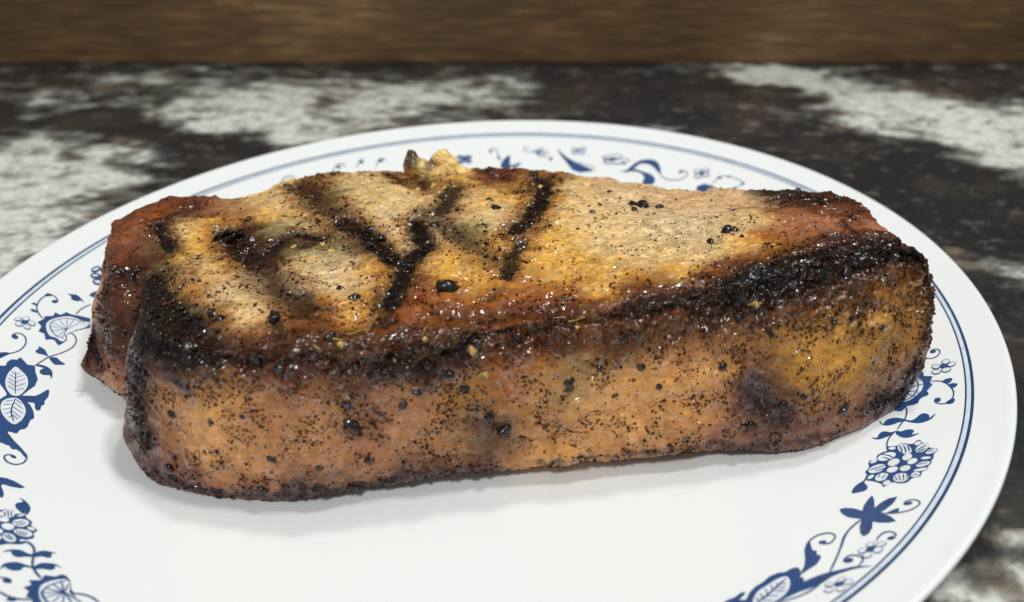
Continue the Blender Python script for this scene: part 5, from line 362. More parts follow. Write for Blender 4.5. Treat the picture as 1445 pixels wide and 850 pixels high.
# where each tone of the meat sits (mm)
TONE_POINTS = [(-86.2, -4.8, 41.2, 'R'), (-83.4, 2.4, 41.5, 'R'), (-80.2, 9.1, 41.3, 'R'), (-72.5, 8.5, 41.7, 'R'), (-67.5, 5.4, 42.1, 'r'), (-62.1, 5.5, 42.0, 'R'), (-79.4, 1.6, 41.9, 'O'), (-81.2, -18.6, 40.8, 'R'), (-78.7, -14.8, 41.5, 'R'), (-78.4, -10.0, 41.9, 'r'), (-76.2, -22.1, 40.8, 'R'), (-73.8, -19.9, 41.4, 'B'), (-73.6, -10.8, 42.3, 'K'), (-69.4, -17.7, 42.1, 'K'), (-70.7, 0.4, 42.5, 'B'), (-81.5, -23.9, 36.2, 'R'), (-76.4, -26.3, 38.6, 'B'), (-74.5, -28.0, 36.8, 'b'), (-80.9, -28.1, 31.3, 'b'), (-83.9, -28.8, 25.9, 'V'), (-77.5, -30.5, 30.8, 'B'), (-78.9, -32.1, 26.2, 'B'), (-74.9, -32.4, 28.3, 'B'), (-85.4, -30.5, 21.1, 'V'), (-81.4, -34.2, 19.8, 'm'), (-77.3, -34.6, 22.0, 'R'), (-77.8, -36.4, 17.4, 'M'), (-81.6, -35.5, 17.1, 'M'), (-86.8, -28.4, 23.6, 'V'), (-86.2, -25.3, 28.5, 'T'), (-69.0, -11.5, 42.6, 'P'), (-63.4, -16.9, 42.6, 'Y'), (-60.6, -15.6, 42.9, 'Y'), (-61.7, -8.6, 43.0, 'Y'), (-61.6, -0.0, 42.7, 'O'), (-59.4, 5.4, 42.1, 'P'), (-58.5, 15.0, 40.9, 'W'), (-61.3, -29.1, 42.9, 'G'), (-56.3, -29.7, 43.2, 'P'), (-52.9, -26.6, 43.3, 'Y'), (-50.9, -23.3, 43.3, 'O'), (-55.4, -38.9, 43.3, 'Y'), (-49.7, -41.9, 43.4, 'P'), (-46.0, -36.2, 43.4, 'p'), (-40.8, -42.1, 43.5, 'p'), (-36.9, -45.1, 43.6, 'P'), (-55.8, -44.7, 43.4, 'B'), (-61.5, -35.4, 43.0, 'K'), (-52.0, -50.1, 43.4, 'B'), (-47.8, -50.0, 43.4, 'Y'), (-44.6, -47.4, 43.4, 'P'), (-53.2, -10.8, 43.2, 'B'), (-47.9, -18.3, 43.4, 'B'), (-43.6, -23.7, 43.5, 'B'), (-49.0, -0.8, 43.1, 'Y'), (-50.7, 9.3, 42.3, 'P'), (-45.1, 3.5, 43.0, 'P'), (-45.9, 17.3, 41.7, 'a'), (-39.1, -9.8, 43.6, 'P'), (-44.3, -9.4, 43.5, 'G'), (-29.1, -21.2, 44.0, 'G'), (-33.0, -24.3, 43.8, 'G'), (-33.4, -17.4, 43.8, 'B'), (-40.7, -15.2, 43.6, 'K'), (-33.9, -29.1, 43.8, 'P'), (-27.6, -37.1, 44.0, 'p'), (-25.6, -28.0, 44.0, 'p'), (-21.6, -37.3, 44.1, 'p'), (-24.2, -21.4, 44.1, 'B'), (-22.7, -14.4, 44.1, 'P'), (-31.5, -6.3, 43.8, 'a'), (-18.6, -31.3, 44.1, 'Y'), (-14.1, -37.4, 44.1, 'Y'), (-15.1, -45.7, 44.0, 'Y'), (-18.7, -48.4, 44.0, 'Y'), (-23.7, -45.7, 44.0, 'Y'), (-26.4, -50.9, 43.9, 'O'), (-31.5, -48.1, 43.8, 'O'), (-37.8, -50.3, 43.6, 'P'), (-39.0, 13.4, 42.4, 'G'), (-34.6, 17.9, 42.0, 'P'), (-27.6, 12.6, 42.8, 'P'), (-20.7, 6.8, 43.4, 'P'), (-30.4, 2.3, 43.5, 'P'), (-18.5, -10.8, 44.2, 'P'), (-15.9, -7.0, 44.2, 'p'), (-14.5, -21.7, 44.2, 'P'), (-21.2, 25.7, 41.1, 'a'), (-15.3, 25.5, 41.3, 'B'), (-8.7, 21.5, 41.9, 'Y'), (-14.1, 29.5, 40.6, 'W'), (-4.3, 6.2, 43.7, 'P'), (2.9, 6.0, 43.8, 'Y'), (2.3, 25.3, 41.3, 'R'), (8.9, 17.9, 42.5, 'a'), (14.3, 21.9, 41.8, 'a'), (2.4, -3.5, 44.4, 'P'), (9.8, -8.0, 44.6, 'P'), (-1.0, -15.1, 44.5, 'G'), (-5.4, -18.5, 44.4, 'P'), (-1.1, -25.4, 44.4, 'Y'), (6.5, -22.3, 44.6, 'Y'), (-3.1, -31.6, 44.3, 'Y'), (3.4, -34.7, 44.3, 'Y'), (9.5, -34.9, 44.4, 'Y'), (-4.6, -40.3, 44.2, 'O'), (1.7, -43.1, 44.1, 'O'), (9.0, -43.3, 44.2, 'O'), (-9.3, -45.8, 44.1, 'O'), (-8.1, -37.5, 44.2, 'B'), (13.9, -15.7, 44.7, 'a'), (18.0, -4.1, 44.6, 'Y'), (22.2, 17.0, 42.4, 'P'), (28.0, 13.1, 43.0, 'P'), (33.5, 16.2, 42.2, 'S'), (23.2, -4.3, 44.7, 'P'), (31.8, -4.5, 44.9, 'P'), (40.6, 0.3, 44.5, 'p'), (22.3, -19.5, 44.9, 'Y'), (30.4, -19.8, 45.0, 'P'), (36.9, -16.5, 45.2, 'P'), (18.1, -29.2, 44.7, 'Y'), (24.5, -32.5, 44.8, 'Y'), (32.1, -33.1, 45.1, 'Y'), (39.7, -30.6, 45.5, 'P'), (47.1, -35.3, 46.4, 'Y'), (15.8, -38.0, 44.5, 'O'), (24.9, -41.3, 44.7, 'O'), (33.6, -40.8, 45.3, 'Y'), (40.9, -40.6, 46.0, 'O'), (48.3, -39.1, 46.9, 'Y'), (43.5, -13.1, 45.3, 'p'), (49.4, 0.3, 44.5, 'S'), (58.4, 2.9, 44.2, 'S'), (57.1, -9.9, 45.5, 'p'), (52.8, -21.0, 45.7, 'p'), (47.8, -24.4, 45.7, 'P'), (56.6, -29.7, 46.8, 'P'), (63.0, -27.6, 47.4, 'Y'), (66.8, -12.2, 46.7, 'P'), (70.2, -0.5, 45.8, 'S'), (72.2, -9.3, 47.1, 'O'), (62.9, -37.8, 49.5, 'O'), (56.7, -41.9, 48.4, 'O'), (71.7, -21.4, 47.7, 'O'), (77.8, -14.7, 47.9, 'r'), (81.0, -14.8, 48.0, 'r'), (85.8, -8.3, 47.6, 'R'), (75.3, -1.2, 46.4, 'B'), (80.0, 4.9, 45.1, 'K'), (84.0, -0.9, 46.6, 'B'), (89.4, -3.8, 46.8, 'B'), (90.8, -8.5, 47.1, 'R'), (90.6, -16.0, 47.7, 'r'), (90.5, -29.3, 51.7, 'R'), (92.3, -31.4, 51.1, 'R'), (86.6, -24.3, 50.0, 'r'), (78.4, -26.6, 49.5, 'r'), (82.3, -29.0, 50.7, 'K'), (85.5, -34.0, 51.6, 'B'), (69.4, -33.8, 49.8, 'a'), (88.7, -33.3, 51.2, 'R'), (67.9, -43.1, 49.1, 'K'), (75.5, -40.4, 50.1, 'K'), (60.7, -44.8, 47.7, 'K'), (53.5, -45.9, 46.6, 'B'), (83.6, -37.5, 49.3, 'B'), (88.6, -34.8, 49.5, 'B'), (75.6, -42.1, 46.9, 'K'), (68.0, -45.0, 45.3, 'B'), (62.2, -46.2, 44.3, 'B'), (53.6, -47.3, 43.3, 'B'), (46.4, -47.9, 43.7, 'b'), (42.2, -46.0, 45.9, 'B'), (80.3, -40.8, 46.1, 'a'), (85.2, -39.3, 45.2, 'B'), (97.3, -31.5, 47.7, 'B'), (100.3, -33.3, 45.2, 'B'), (36.5, -47.3, 45.0, 'b'), (30.8, -48.0, 44.6, 'O'), (25.2, -48.8, 44.3, 'b'), (19.5, -48.7, 44.2, 'b'), (13.9, -48.6, 44.1, 'O'), (33.6, -49.5, 43.0, 'b'), (23.9, -51.4, 42.6, 'b'), (11.5, -52.6, 43.4, 'b'), (4.3, -50.8, 43.9, 'b'), (-2.3, -53.1, 43.7, 'b'), (-7.3, -55.5, 43.6, 'b'), (-15.4, -55.8, 43.9, 'a'), (-22.1, -55.9, 43.9, 'b'), (-28.2, -58.1, 43.8, 'b'), (-34.5, -59.8, 43.3, 'b'), (-42.2, -57.2, 43.2, 'K'), (-47.9, -56.7, 42.8, 'K'), (-54.9, -54.4, 41.2, 'K'), (3.4, -54.6, 43.1, 'a'), (-8.2, -50.9, 44.0, 'O'), (-18.7, -53.5, 44.0, 'O'), (-29.4, -54.6, 43.9, 'a'), (-12.1, -58.4, 43.2, 'b'), (11.5, -54.3, 41.2, 'b'), (-3.0, -57.5, 41.7, 'B'), (4.8, -55.9, 40.6, 'K'), (-23.4, -61.4, 42.8, 'K'), (-36.0, -55.4, 43.6, 'O'), (-44.0, -52.6, 43.4, 'b'), (-59.7, -52.7, 36.7, 'K'), (-56.4, -56.7, 34.4, 'V'), (-59.3, -57.5, 28.0, 'V'), (-60.7, -59.2, 20.2, 'V'), (-51.5, -58.3, 37.3, 'K'), (-48.1, -59.9, 36.8, 'B'), (-41.4, -61.4, 39.5, 'B'), (-34.0, -62.1, 41.7, 'B'), (-27.3, -62.8, 40.6, 'b'), (-56.0, -58.5, 30.5, 'm'), (-52.6, -60.2, 30.1, 'T'), (-45.6, -61.8, 33.1, 't'), (-39.4, -63.0, 34.1, 't'), (-33.6, -63.7, 34.6, 'M'), (-53.7, -61.4, 23.9, 'M'), (-46.8, -62.7, 26.8, 't'), (-39.1, -64.1, 27.9, 'T'), (-33.9, -64.9, 25.1, 'M'), (-45.0, -64.0, 20.7, 'T'), (-37.8, -65.1, 19.8, 'T'), (-53.5, -62.5, 17.5, 'm'), (-57.8, -62.0, 13.1, 'V'), (-50.0, -63.6, 12.7, 'm'), (-40.5, -65.1, 14.1, 'm'), (-32.2, -65.3, 12.3, 'V'), (-30.7, -65.2, 19.9, 'M'), (-25.3, -64.1, 28.0, 'M'), (-21.3, -63.2, 29.0, 't'), (-20.8, -63.4, 23.8, 'M'), (-25.6, -63.6, 34.5, 'M'), (-21.3, -62.7, 37.2, 'b'), (-15.2, -61.3, 36.2, 'b'), (-18.3, -62.3, 31.8, 'a'), (-27.7, -63.4, 37.7, 'm'), (-26.9, -64.3, 11.5, 'V'), (-20.3, -62.6, 10.7, 'V'), (-19.4, -62.9, 15.9, 'M'), (-13.4, -61.1, 10.7, 'V'), (-12.2, -61.4, 18.4, 'M'), (-14.1, -61.8, 24.2, 'm'), (-14.8, -61.6, 29.5, 'v'), (-10.5, -60.5, 32.1, 'M'), (-7.5, -59.7, 34.9, 'M'), (-11.0, -60.2, 38.7, 'K'), (-4.7, -58.7, 37.6, 'K'), (-0.9, -58.0, 35.4, 'b'), (-2.7, -58.8, 30.8, 'M'), (2.6, -57.7, 29.9, 'a'), (5.7, -56.6, 34.3, 'a'), (-3.3, -59.5, 24.1, 'M'), (-6.8, -60.3, 17.4, 'M'), (1.8, -58.6, 19.6, 'a'), (1.3, -58.6, 14.0, 'm'), (-4.7, -59.6, 11.8, 'V'), (9.1, -57.3, 22.3, 'B'), (12.0, -56.9, 19.8, 'V'), (8.1, -56.8, 29.2, 'a'), (11.1, -55.7, 33.6, 'O'), (16.8, -54.3, 36.1, 'O'), (13.7, -55.9, 28.5, 'M'), (19.4, -54.6, 31.1, 'T'), (19.2, -55.5, 24.6, 'a'), (21.9, -55.5, 20.8, 'M'), (15.8, -56.6, 14.1, 'T'), (24.6, -55.4, 12.0, 'T'), (8.3, -57.4, 11.8, 'V'), (20.4, -55.9, 18.3, 'T'), (26.4, -53.8, 28.7, 'G'), (29.3, -52.9, 31.6, 't'), (32.2, -53.9, 23.2, 't'), (30.6, -54.8, 16.4, 'T'), (36.6, -53.8, 19.4, 't'), (33.6, -54.5, 13.2, 'M'), (39.4, -52.0, 29.1, 'T'), (43.7, -50.4, 35.1, 't'), (48.0, -49.3, 37.8, 'T'), (36.5, -51.1, 35.6, 'a'), (25.2, -52.7, 36.7, 'b'), (30.8, -51.5, 37.6, 'b'), (22.4, -52.5, 40.0, 'b'), (39.3, -49.7, 39.8, 'b'), (46.5, -49.1, 39.4, 'b'), (53.7, -48.5, 39.0, 'b'), (48.2, -50.9, 30.1, 't'), (54.0, -50.2, 31.4, 't'), (58.4, -50.2, 31.4, 'T'), (59.7, -49.5, 34.4, 'M'), (46.9, -52.1, 23.7, 't'), (54.3, -51.4, 25.0, 'T'), (45.6, -53.0, 16.8, 'T'), (51.6, -52.3, 18.2, 'T'), (57.4, -51.8, 21.6, 'M'), (54.8, -52.4, 14.3, 'm'), (47.3, -53.0, 13.2, 'm'), (61.4, -51.0, 28.4, 'R'), (63.2, -52.0, 23.6, 'B'), (66.0, -51.9, 25.4, 'V'), (68.7, -51.3, 28.6, 'B'), (68.0, -52.8, 18.6, 'V'), (63.7, -52.7, 16.5, 'm'), (72.6, -52.9, 16.7, 'V'), (62.5, -52.5, 12.8, 'V'), (77.4, -52.0, 15.9, 'm'), (73.0, -52.8, 13.7, 'm'), (78.6, -51.5, 19.4, 'V'), (85.8, -48.6, 16.1, 'm'), (82.7, -49.8, 13.7, 'm'), (61.0, -48.2, 38.8, 'a'), (66.7, -47.6, 40.1, 'a'), (71.2, -48.3, 37.1, 'A'), (75.9, -48.6, 33.8, 'A'), (83.7, -45.3, 35.1, 'A'), (80.3, -43.8, 41.1, 'A'), (73.0, -50.1, 31.3, 'A'), (81.0, -49.3, 27.1, 'A'), (89.0, -44.6, 31.0, 'a'), (87.9, -46.8, 25.2, 'a'), (76.5, -51.2, 24.9, 'a'), (85.0, -48.8, 21.0, 'm'), (90.4, -40.2, 38.9, 'A'), (94.0, -35.6, 43.1, 'A'), (90.4, -36.4, 45.3, 'A'), (96.1, -38.1, 35.7, 'a'), (99.2, -35.4, 39.4, 'a'), (101.9, -34.6, 42.5, 'a'), (102.5, -36.5, 36.5, 'a'), (98.8, -39.3, 27.3, 'a'), (99.9, -37.8, 31.9, 'a'), (95.7, -42.4, 21.9, 'm'), (102.0, -38.8, 19.2, 'K'), (98.6, -40.5, 17.5, 'K'), (94.8, -43.3, 16.7, 'V'), (91.0, -45.8, 16.7, 'V'), (71.0, -45.9, 42.4, 'b'), (62.5, -49.1, 35.9, 'b')]
# grill marks and char: (tone, width mm, strength, course)
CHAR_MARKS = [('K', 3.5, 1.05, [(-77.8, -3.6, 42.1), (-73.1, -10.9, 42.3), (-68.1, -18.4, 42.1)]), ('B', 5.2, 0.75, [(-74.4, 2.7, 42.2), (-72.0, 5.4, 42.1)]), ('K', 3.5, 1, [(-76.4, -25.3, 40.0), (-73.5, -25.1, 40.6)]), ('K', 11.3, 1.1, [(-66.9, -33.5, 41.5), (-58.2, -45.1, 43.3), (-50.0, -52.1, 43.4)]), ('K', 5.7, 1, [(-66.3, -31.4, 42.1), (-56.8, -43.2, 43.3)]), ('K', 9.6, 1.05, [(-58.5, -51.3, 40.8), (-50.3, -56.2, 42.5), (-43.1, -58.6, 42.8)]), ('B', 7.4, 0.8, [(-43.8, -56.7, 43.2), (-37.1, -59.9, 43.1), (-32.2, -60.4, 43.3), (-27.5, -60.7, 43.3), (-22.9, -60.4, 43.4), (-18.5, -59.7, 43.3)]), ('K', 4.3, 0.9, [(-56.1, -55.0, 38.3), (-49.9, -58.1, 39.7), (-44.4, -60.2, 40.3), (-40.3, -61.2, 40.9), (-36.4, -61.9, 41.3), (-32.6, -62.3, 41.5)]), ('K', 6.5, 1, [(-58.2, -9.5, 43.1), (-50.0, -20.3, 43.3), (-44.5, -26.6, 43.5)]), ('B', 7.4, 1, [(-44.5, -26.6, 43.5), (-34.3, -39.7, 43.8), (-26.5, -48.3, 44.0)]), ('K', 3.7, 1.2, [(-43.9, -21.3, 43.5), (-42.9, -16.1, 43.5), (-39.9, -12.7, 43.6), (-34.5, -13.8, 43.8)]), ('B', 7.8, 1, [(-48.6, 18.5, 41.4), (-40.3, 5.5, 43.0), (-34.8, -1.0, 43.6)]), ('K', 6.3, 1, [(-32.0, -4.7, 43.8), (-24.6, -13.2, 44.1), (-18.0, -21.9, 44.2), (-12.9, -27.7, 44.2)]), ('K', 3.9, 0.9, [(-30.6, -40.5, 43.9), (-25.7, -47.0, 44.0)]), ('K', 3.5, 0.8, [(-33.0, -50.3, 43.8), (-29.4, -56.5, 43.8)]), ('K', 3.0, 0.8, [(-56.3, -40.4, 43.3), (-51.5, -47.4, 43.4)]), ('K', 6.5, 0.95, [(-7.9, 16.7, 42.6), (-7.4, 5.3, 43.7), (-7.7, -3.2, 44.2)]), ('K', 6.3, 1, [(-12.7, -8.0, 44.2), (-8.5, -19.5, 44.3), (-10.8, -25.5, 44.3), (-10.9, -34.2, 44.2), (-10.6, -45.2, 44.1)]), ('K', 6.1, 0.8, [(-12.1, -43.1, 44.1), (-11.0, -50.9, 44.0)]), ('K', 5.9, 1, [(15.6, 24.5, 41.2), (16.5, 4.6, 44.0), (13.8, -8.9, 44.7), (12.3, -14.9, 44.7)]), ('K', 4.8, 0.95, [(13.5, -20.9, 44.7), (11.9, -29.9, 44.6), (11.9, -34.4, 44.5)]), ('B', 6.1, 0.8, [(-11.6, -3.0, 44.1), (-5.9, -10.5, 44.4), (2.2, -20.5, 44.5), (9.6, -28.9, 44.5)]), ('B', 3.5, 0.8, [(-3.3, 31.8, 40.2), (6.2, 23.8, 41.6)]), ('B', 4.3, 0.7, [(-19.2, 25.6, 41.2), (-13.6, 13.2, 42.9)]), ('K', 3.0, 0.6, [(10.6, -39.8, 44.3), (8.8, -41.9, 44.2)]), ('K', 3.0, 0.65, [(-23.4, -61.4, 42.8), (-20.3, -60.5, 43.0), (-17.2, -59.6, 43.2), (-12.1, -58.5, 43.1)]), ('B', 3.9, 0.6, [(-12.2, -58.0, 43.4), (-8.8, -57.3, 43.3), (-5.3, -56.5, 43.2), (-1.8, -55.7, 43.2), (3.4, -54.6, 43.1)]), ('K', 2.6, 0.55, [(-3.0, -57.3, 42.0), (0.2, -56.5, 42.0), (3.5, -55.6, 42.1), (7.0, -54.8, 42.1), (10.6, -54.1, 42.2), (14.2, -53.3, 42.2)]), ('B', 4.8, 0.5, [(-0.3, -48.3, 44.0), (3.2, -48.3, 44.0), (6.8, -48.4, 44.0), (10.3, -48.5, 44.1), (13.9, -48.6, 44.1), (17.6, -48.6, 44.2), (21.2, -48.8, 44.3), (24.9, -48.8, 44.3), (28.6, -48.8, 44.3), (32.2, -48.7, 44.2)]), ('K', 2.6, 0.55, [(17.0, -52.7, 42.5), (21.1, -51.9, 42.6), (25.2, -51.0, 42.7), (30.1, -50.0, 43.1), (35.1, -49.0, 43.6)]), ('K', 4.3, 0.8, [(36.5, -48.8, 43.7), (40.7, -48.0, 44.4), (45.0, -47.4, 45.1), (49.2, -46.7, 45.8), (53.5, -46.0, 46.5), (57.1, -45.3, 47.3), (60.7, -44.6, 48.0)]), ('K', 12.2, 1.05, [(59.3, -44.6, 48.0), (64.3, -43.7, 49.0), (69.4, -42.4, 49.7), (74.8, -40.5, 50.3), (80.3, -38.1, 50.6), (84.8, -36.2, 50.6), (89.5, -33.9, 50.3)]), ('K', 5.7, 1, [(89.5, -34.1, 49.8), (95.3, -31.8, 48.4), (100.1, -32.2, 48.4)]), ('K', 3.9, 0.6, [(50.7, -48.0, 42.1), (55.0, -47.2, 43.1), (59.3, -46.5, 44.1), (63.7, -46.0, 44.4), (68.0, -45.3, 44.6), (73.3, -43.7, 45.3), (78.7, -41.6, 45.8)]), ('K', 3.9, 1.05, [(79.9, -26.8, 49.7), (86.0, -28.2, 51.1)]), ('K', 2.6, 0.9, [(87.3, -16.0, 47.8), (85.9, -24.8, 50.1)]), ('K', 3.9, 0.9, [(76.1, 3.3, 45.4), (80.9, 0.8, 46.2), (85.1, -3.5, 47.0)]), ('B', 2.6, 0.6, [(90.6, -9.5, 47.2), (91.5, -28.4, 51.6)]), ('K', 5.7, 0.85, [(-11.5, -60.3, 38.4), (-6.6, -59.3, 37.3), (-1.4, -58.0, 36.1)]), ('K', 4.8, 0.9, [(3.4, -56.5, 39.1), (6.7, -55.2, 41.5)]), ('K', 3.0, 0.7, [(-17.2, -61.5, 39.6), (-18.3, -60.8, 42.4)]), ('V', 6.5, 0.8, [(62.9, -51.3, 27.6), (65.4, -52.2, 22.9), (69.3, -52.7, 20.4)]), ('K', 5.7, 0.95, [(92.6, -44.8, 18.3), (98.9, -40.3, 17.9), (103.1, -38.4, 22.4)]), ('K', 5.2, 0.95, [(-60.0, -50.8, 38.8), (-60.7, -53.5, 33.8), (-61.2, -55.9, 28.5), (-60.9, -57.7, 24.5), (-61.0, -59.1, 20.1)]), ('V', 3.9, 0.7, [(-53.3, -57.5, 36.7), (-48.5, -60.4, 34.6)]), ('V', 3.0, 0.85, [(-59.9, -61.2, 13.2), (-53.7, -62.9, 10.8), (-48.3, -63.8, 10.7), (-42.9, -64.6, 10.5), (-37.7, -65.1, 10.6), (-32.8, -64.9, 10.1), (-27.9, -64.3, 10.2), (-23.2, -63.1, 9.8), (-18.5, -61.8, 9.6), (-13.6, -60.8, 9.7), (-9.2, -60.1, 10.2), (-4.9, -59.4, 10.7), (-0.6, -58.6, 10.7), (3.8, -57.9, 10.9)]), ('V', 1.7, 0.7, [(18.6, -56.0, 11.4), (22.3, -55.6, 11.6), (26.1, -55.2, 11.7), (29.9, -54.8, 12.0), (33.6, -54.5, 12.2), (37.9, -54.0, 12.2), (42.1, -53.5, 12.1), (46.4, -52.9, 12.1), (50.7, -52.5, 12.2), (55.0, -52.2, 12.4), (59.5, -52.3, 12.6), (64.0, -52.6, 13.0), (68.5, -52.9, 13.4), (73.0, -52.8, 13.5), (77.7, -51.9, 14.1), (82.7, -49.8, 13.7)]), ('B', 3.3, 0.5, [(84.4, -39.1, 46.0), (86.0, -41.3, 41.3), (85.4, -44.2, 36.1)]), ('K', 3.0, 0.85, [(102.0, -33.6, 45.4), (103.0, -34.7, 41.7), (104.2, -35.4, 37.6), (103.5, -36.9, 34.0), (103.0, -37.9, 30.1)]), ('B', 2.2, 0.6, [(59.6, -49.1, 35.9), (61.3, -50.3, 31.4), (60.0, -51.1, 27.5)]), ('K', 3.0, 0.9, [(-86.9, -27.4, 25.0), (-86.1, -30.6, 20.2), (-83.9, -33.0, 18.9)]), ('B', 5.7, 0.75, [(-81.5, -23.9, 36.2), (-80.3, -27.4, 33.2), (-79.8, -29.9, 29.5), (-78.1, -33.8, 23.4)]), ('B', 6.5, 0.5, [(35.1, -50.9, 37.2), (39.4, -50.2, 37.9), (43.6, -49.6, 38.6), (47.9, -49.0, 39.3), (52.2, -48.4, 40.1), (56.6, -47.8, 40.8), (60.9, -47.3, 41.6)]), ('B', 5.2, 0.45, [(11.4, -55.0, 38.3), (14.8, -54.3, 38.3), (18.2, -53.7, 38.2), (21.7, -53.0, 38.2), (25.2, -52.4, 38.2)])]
LARGE_CRUMBS = [(-43.9, -49.3, 43.4, 1.7), (-46.6, -47.4, 43.4, 1.49), (-33.2, -49.6, 43.8, 2.13), (-0.1, -39.0, 44.2, 3.62), (61.2, -17.7, 46.2, 2.98), (56.4, -21.7, 45.9, 1.7), (63.2, -21.5, 46.7, 1.06), (41.5, 2.0, 44.3, 2.98), (39.6, -2.8, 44.8, 1.28), (56.9, -50.1, 31.7, 1.28), (83.4, -49.6, 20.3, 2.13), (-17.1, -62.4, 26.3, 2.13), (11.8, -57.0, 19.8, 2.77), (25.9, -53.8, 29.6, 1.91), (-17.1, -62.1, 31.4, 1.49), (4.8, -57.1, 31.4, 1.28), (-7.1, -59.9, 29.2, 1.28), (-19.7, -57.2, 43.8, 1.49), (-8.3, -9.7, 44.3, 1.7), (3.1, 4.4, 43.9, 1.06), (6.7, 31.4, 40.2, 1.28), (-23.4, -11.4, 44.1, 1.91), (-19.9, -15.6, 44.1, 1.7), (-18.6, -43.0, 44.1, 1.49), (-23.4, -37.2, 44.0, 1.06), (-28.0, -62.8, 40.6, 1.49), (-32.6, -65.2, 20.8, 1.28), (-56.4, -62.2, 14.8, 1.49), (5.7, -2.3, 44.4, 1.49), (45.9, 0.4, 44.5, 1.28), (55.9, -42.9, 48.2, 1.7), (58.5, -44.9, 47.7, 1.49), (36.5, -50.4, 38.6, 1.28), (60.1, -47.1, 42.3, 1.7), (51.4, -47.0, 44.8, 1.28), (66.0, -48.1, 38.7, 1.28), (80.4, -44.5, 39.8, 1.28), (90.5, -41.5, 36.1, 1.06), (9.2, -57.1, 24.0, 1.49), (-2.1, -58.1, 37.2, 1.49), (-9.3, -59.9, 36.8, 1.7), (1.7, -57.4, 34.9, 1.7), (-23.7, -64.1, 17.9, 1.28), (-15.1, -62.0, 17.0, 1.28), (-3.9, -59.0, 31.8, 1.06), (31.5, -52.3, 32.9, 1.06), (40.1, -51.3, 32.2, 1.28), (35.1, -53.1, 26.3, 0.85), (43.8, -51.8, 28.0, 1.06), (-43.5, -63.3, 27.9, 1.06), (-37.3, -64.0, 29.7, 0.85), (-53.0, -60.7, 27.8, 1.28), (-25.7, -64.0, 11.1, 1.7), (-19.2, -62.0, 9.6, 1.7), (-36.5, -65.3, 12.4, 1.7), (-50.5, -63.4, 10.9, 1.49), (-56.4, -62.4, 12.3, 1.28), (63.5, -52.5, 18.3, 1.7), (69.8, -52.4, 23.0, 1.49), (73.4, -51.8, 25.3, 1.28), (100.4, -39.5, 18.1, 1.49), (103.0, -38.5, 22.9, 1.28), (-79.3, -22.8, 40.2, 1.28), (-86.9, -14.0, 36.3, 1.06), (-73.4, -26.9, 39.8, 1.7), (-75.8, -32.3, 28.2, 1.28), (-79.8, -30.2, 28.8, 1.06), (16.5, 18.2, 42.3, 1.28), (33.5, 10.9, 43.2, 1.06), (29.3, -4.5, 44.8, 1.06), (26.1, -13.2, 45.0, 0.85), (63.5, -5.5, 45.9, 0.85), (67.8, -26.2, 47.9, 1.06), (-28.9, 29.3, 40.5, 1.49), (-43.2, 27.3, 40.5, 1.28), (-0.5, 31.9, 40.2, 1.7), (4.8, 30.7, 40.3, 1.49), (12.8, 27.8, 40.7, 1.7), (78.0, 8.1, 44.2, 1.7), (81.6, 8.0, 44.5, 1.49), (90.1, 0.9, 45.9, 1.49), (93.5, -8.2, 46.8, 1.49), (-53.6, 20.1, 40.7, 1.28), (-47.3, -58.0, 42.1, 1.7), (-33.7, -61.7, 42.2, 1.91), (-22.1, -61.7, 42.2, 1.7), (-5.0, -58.4, 40.7, 1.91), (0.6, -56.8, 40.9, 1.7), (6.8, -55.4, 40.8, 1.49), (15.6, -53.5, 41.3, 1.28), (71.0, -43.5, 46.9, 1.49), (77.1, -41.1, 47.6, 1.49), (83.6, -38.6, 47.4, 1.7), (66.6, -45.8, 44.1, 1.7)]
PALE_CRUMBS = [(-55.9, 20.9, 40.3, 1.28), (-48.8, 6.4, 42.6, 1.06), (-41.7, -1.4, 43.4, 1.06), (-47.2, -1.9, 43.2, 1.06), (-35.4, 20.6, 41.7, 1.06), (-32.1, -19.3, 43.9, 1.49), (-32.5, -26.0, 43.9, 1.7), (-29.0, -22.6, 44.0, 1.28), (-38.5, -19.6, 43.7, 1.06), (-8.1, 18.0, 42.4, 1.28), (-5.7, 20.7, 42.1, 1.28), (-17.1, 15.8, 42.6, 1.06), (-22.8, 16.0, 42.5, 1.06), (4.1, -3.6, 44.4, 0.85), (6.1, -55.8, 39.7, 1.28), (8.9, -56.1, 33.6, 1.49), (-1.8, -56.0, 43.0, 1.06), (11.1, 15.2, 42.8, 1.06), (14.5, 19.6, 42.1, 1.06), (-17.3, -58.9, 43.5, 1.06), (-57.4, 13.3, 41.3, 1.28), (-57.1, 18.6, 40.5, 1.06), (-13.6, 16.9, 42.5, 1.06), (-9.9, 15.5, 42.7, 1.06), (27.3, -50.9, 42.0, 1.06), (63.4, -46.1, 44.2, 1.06)]
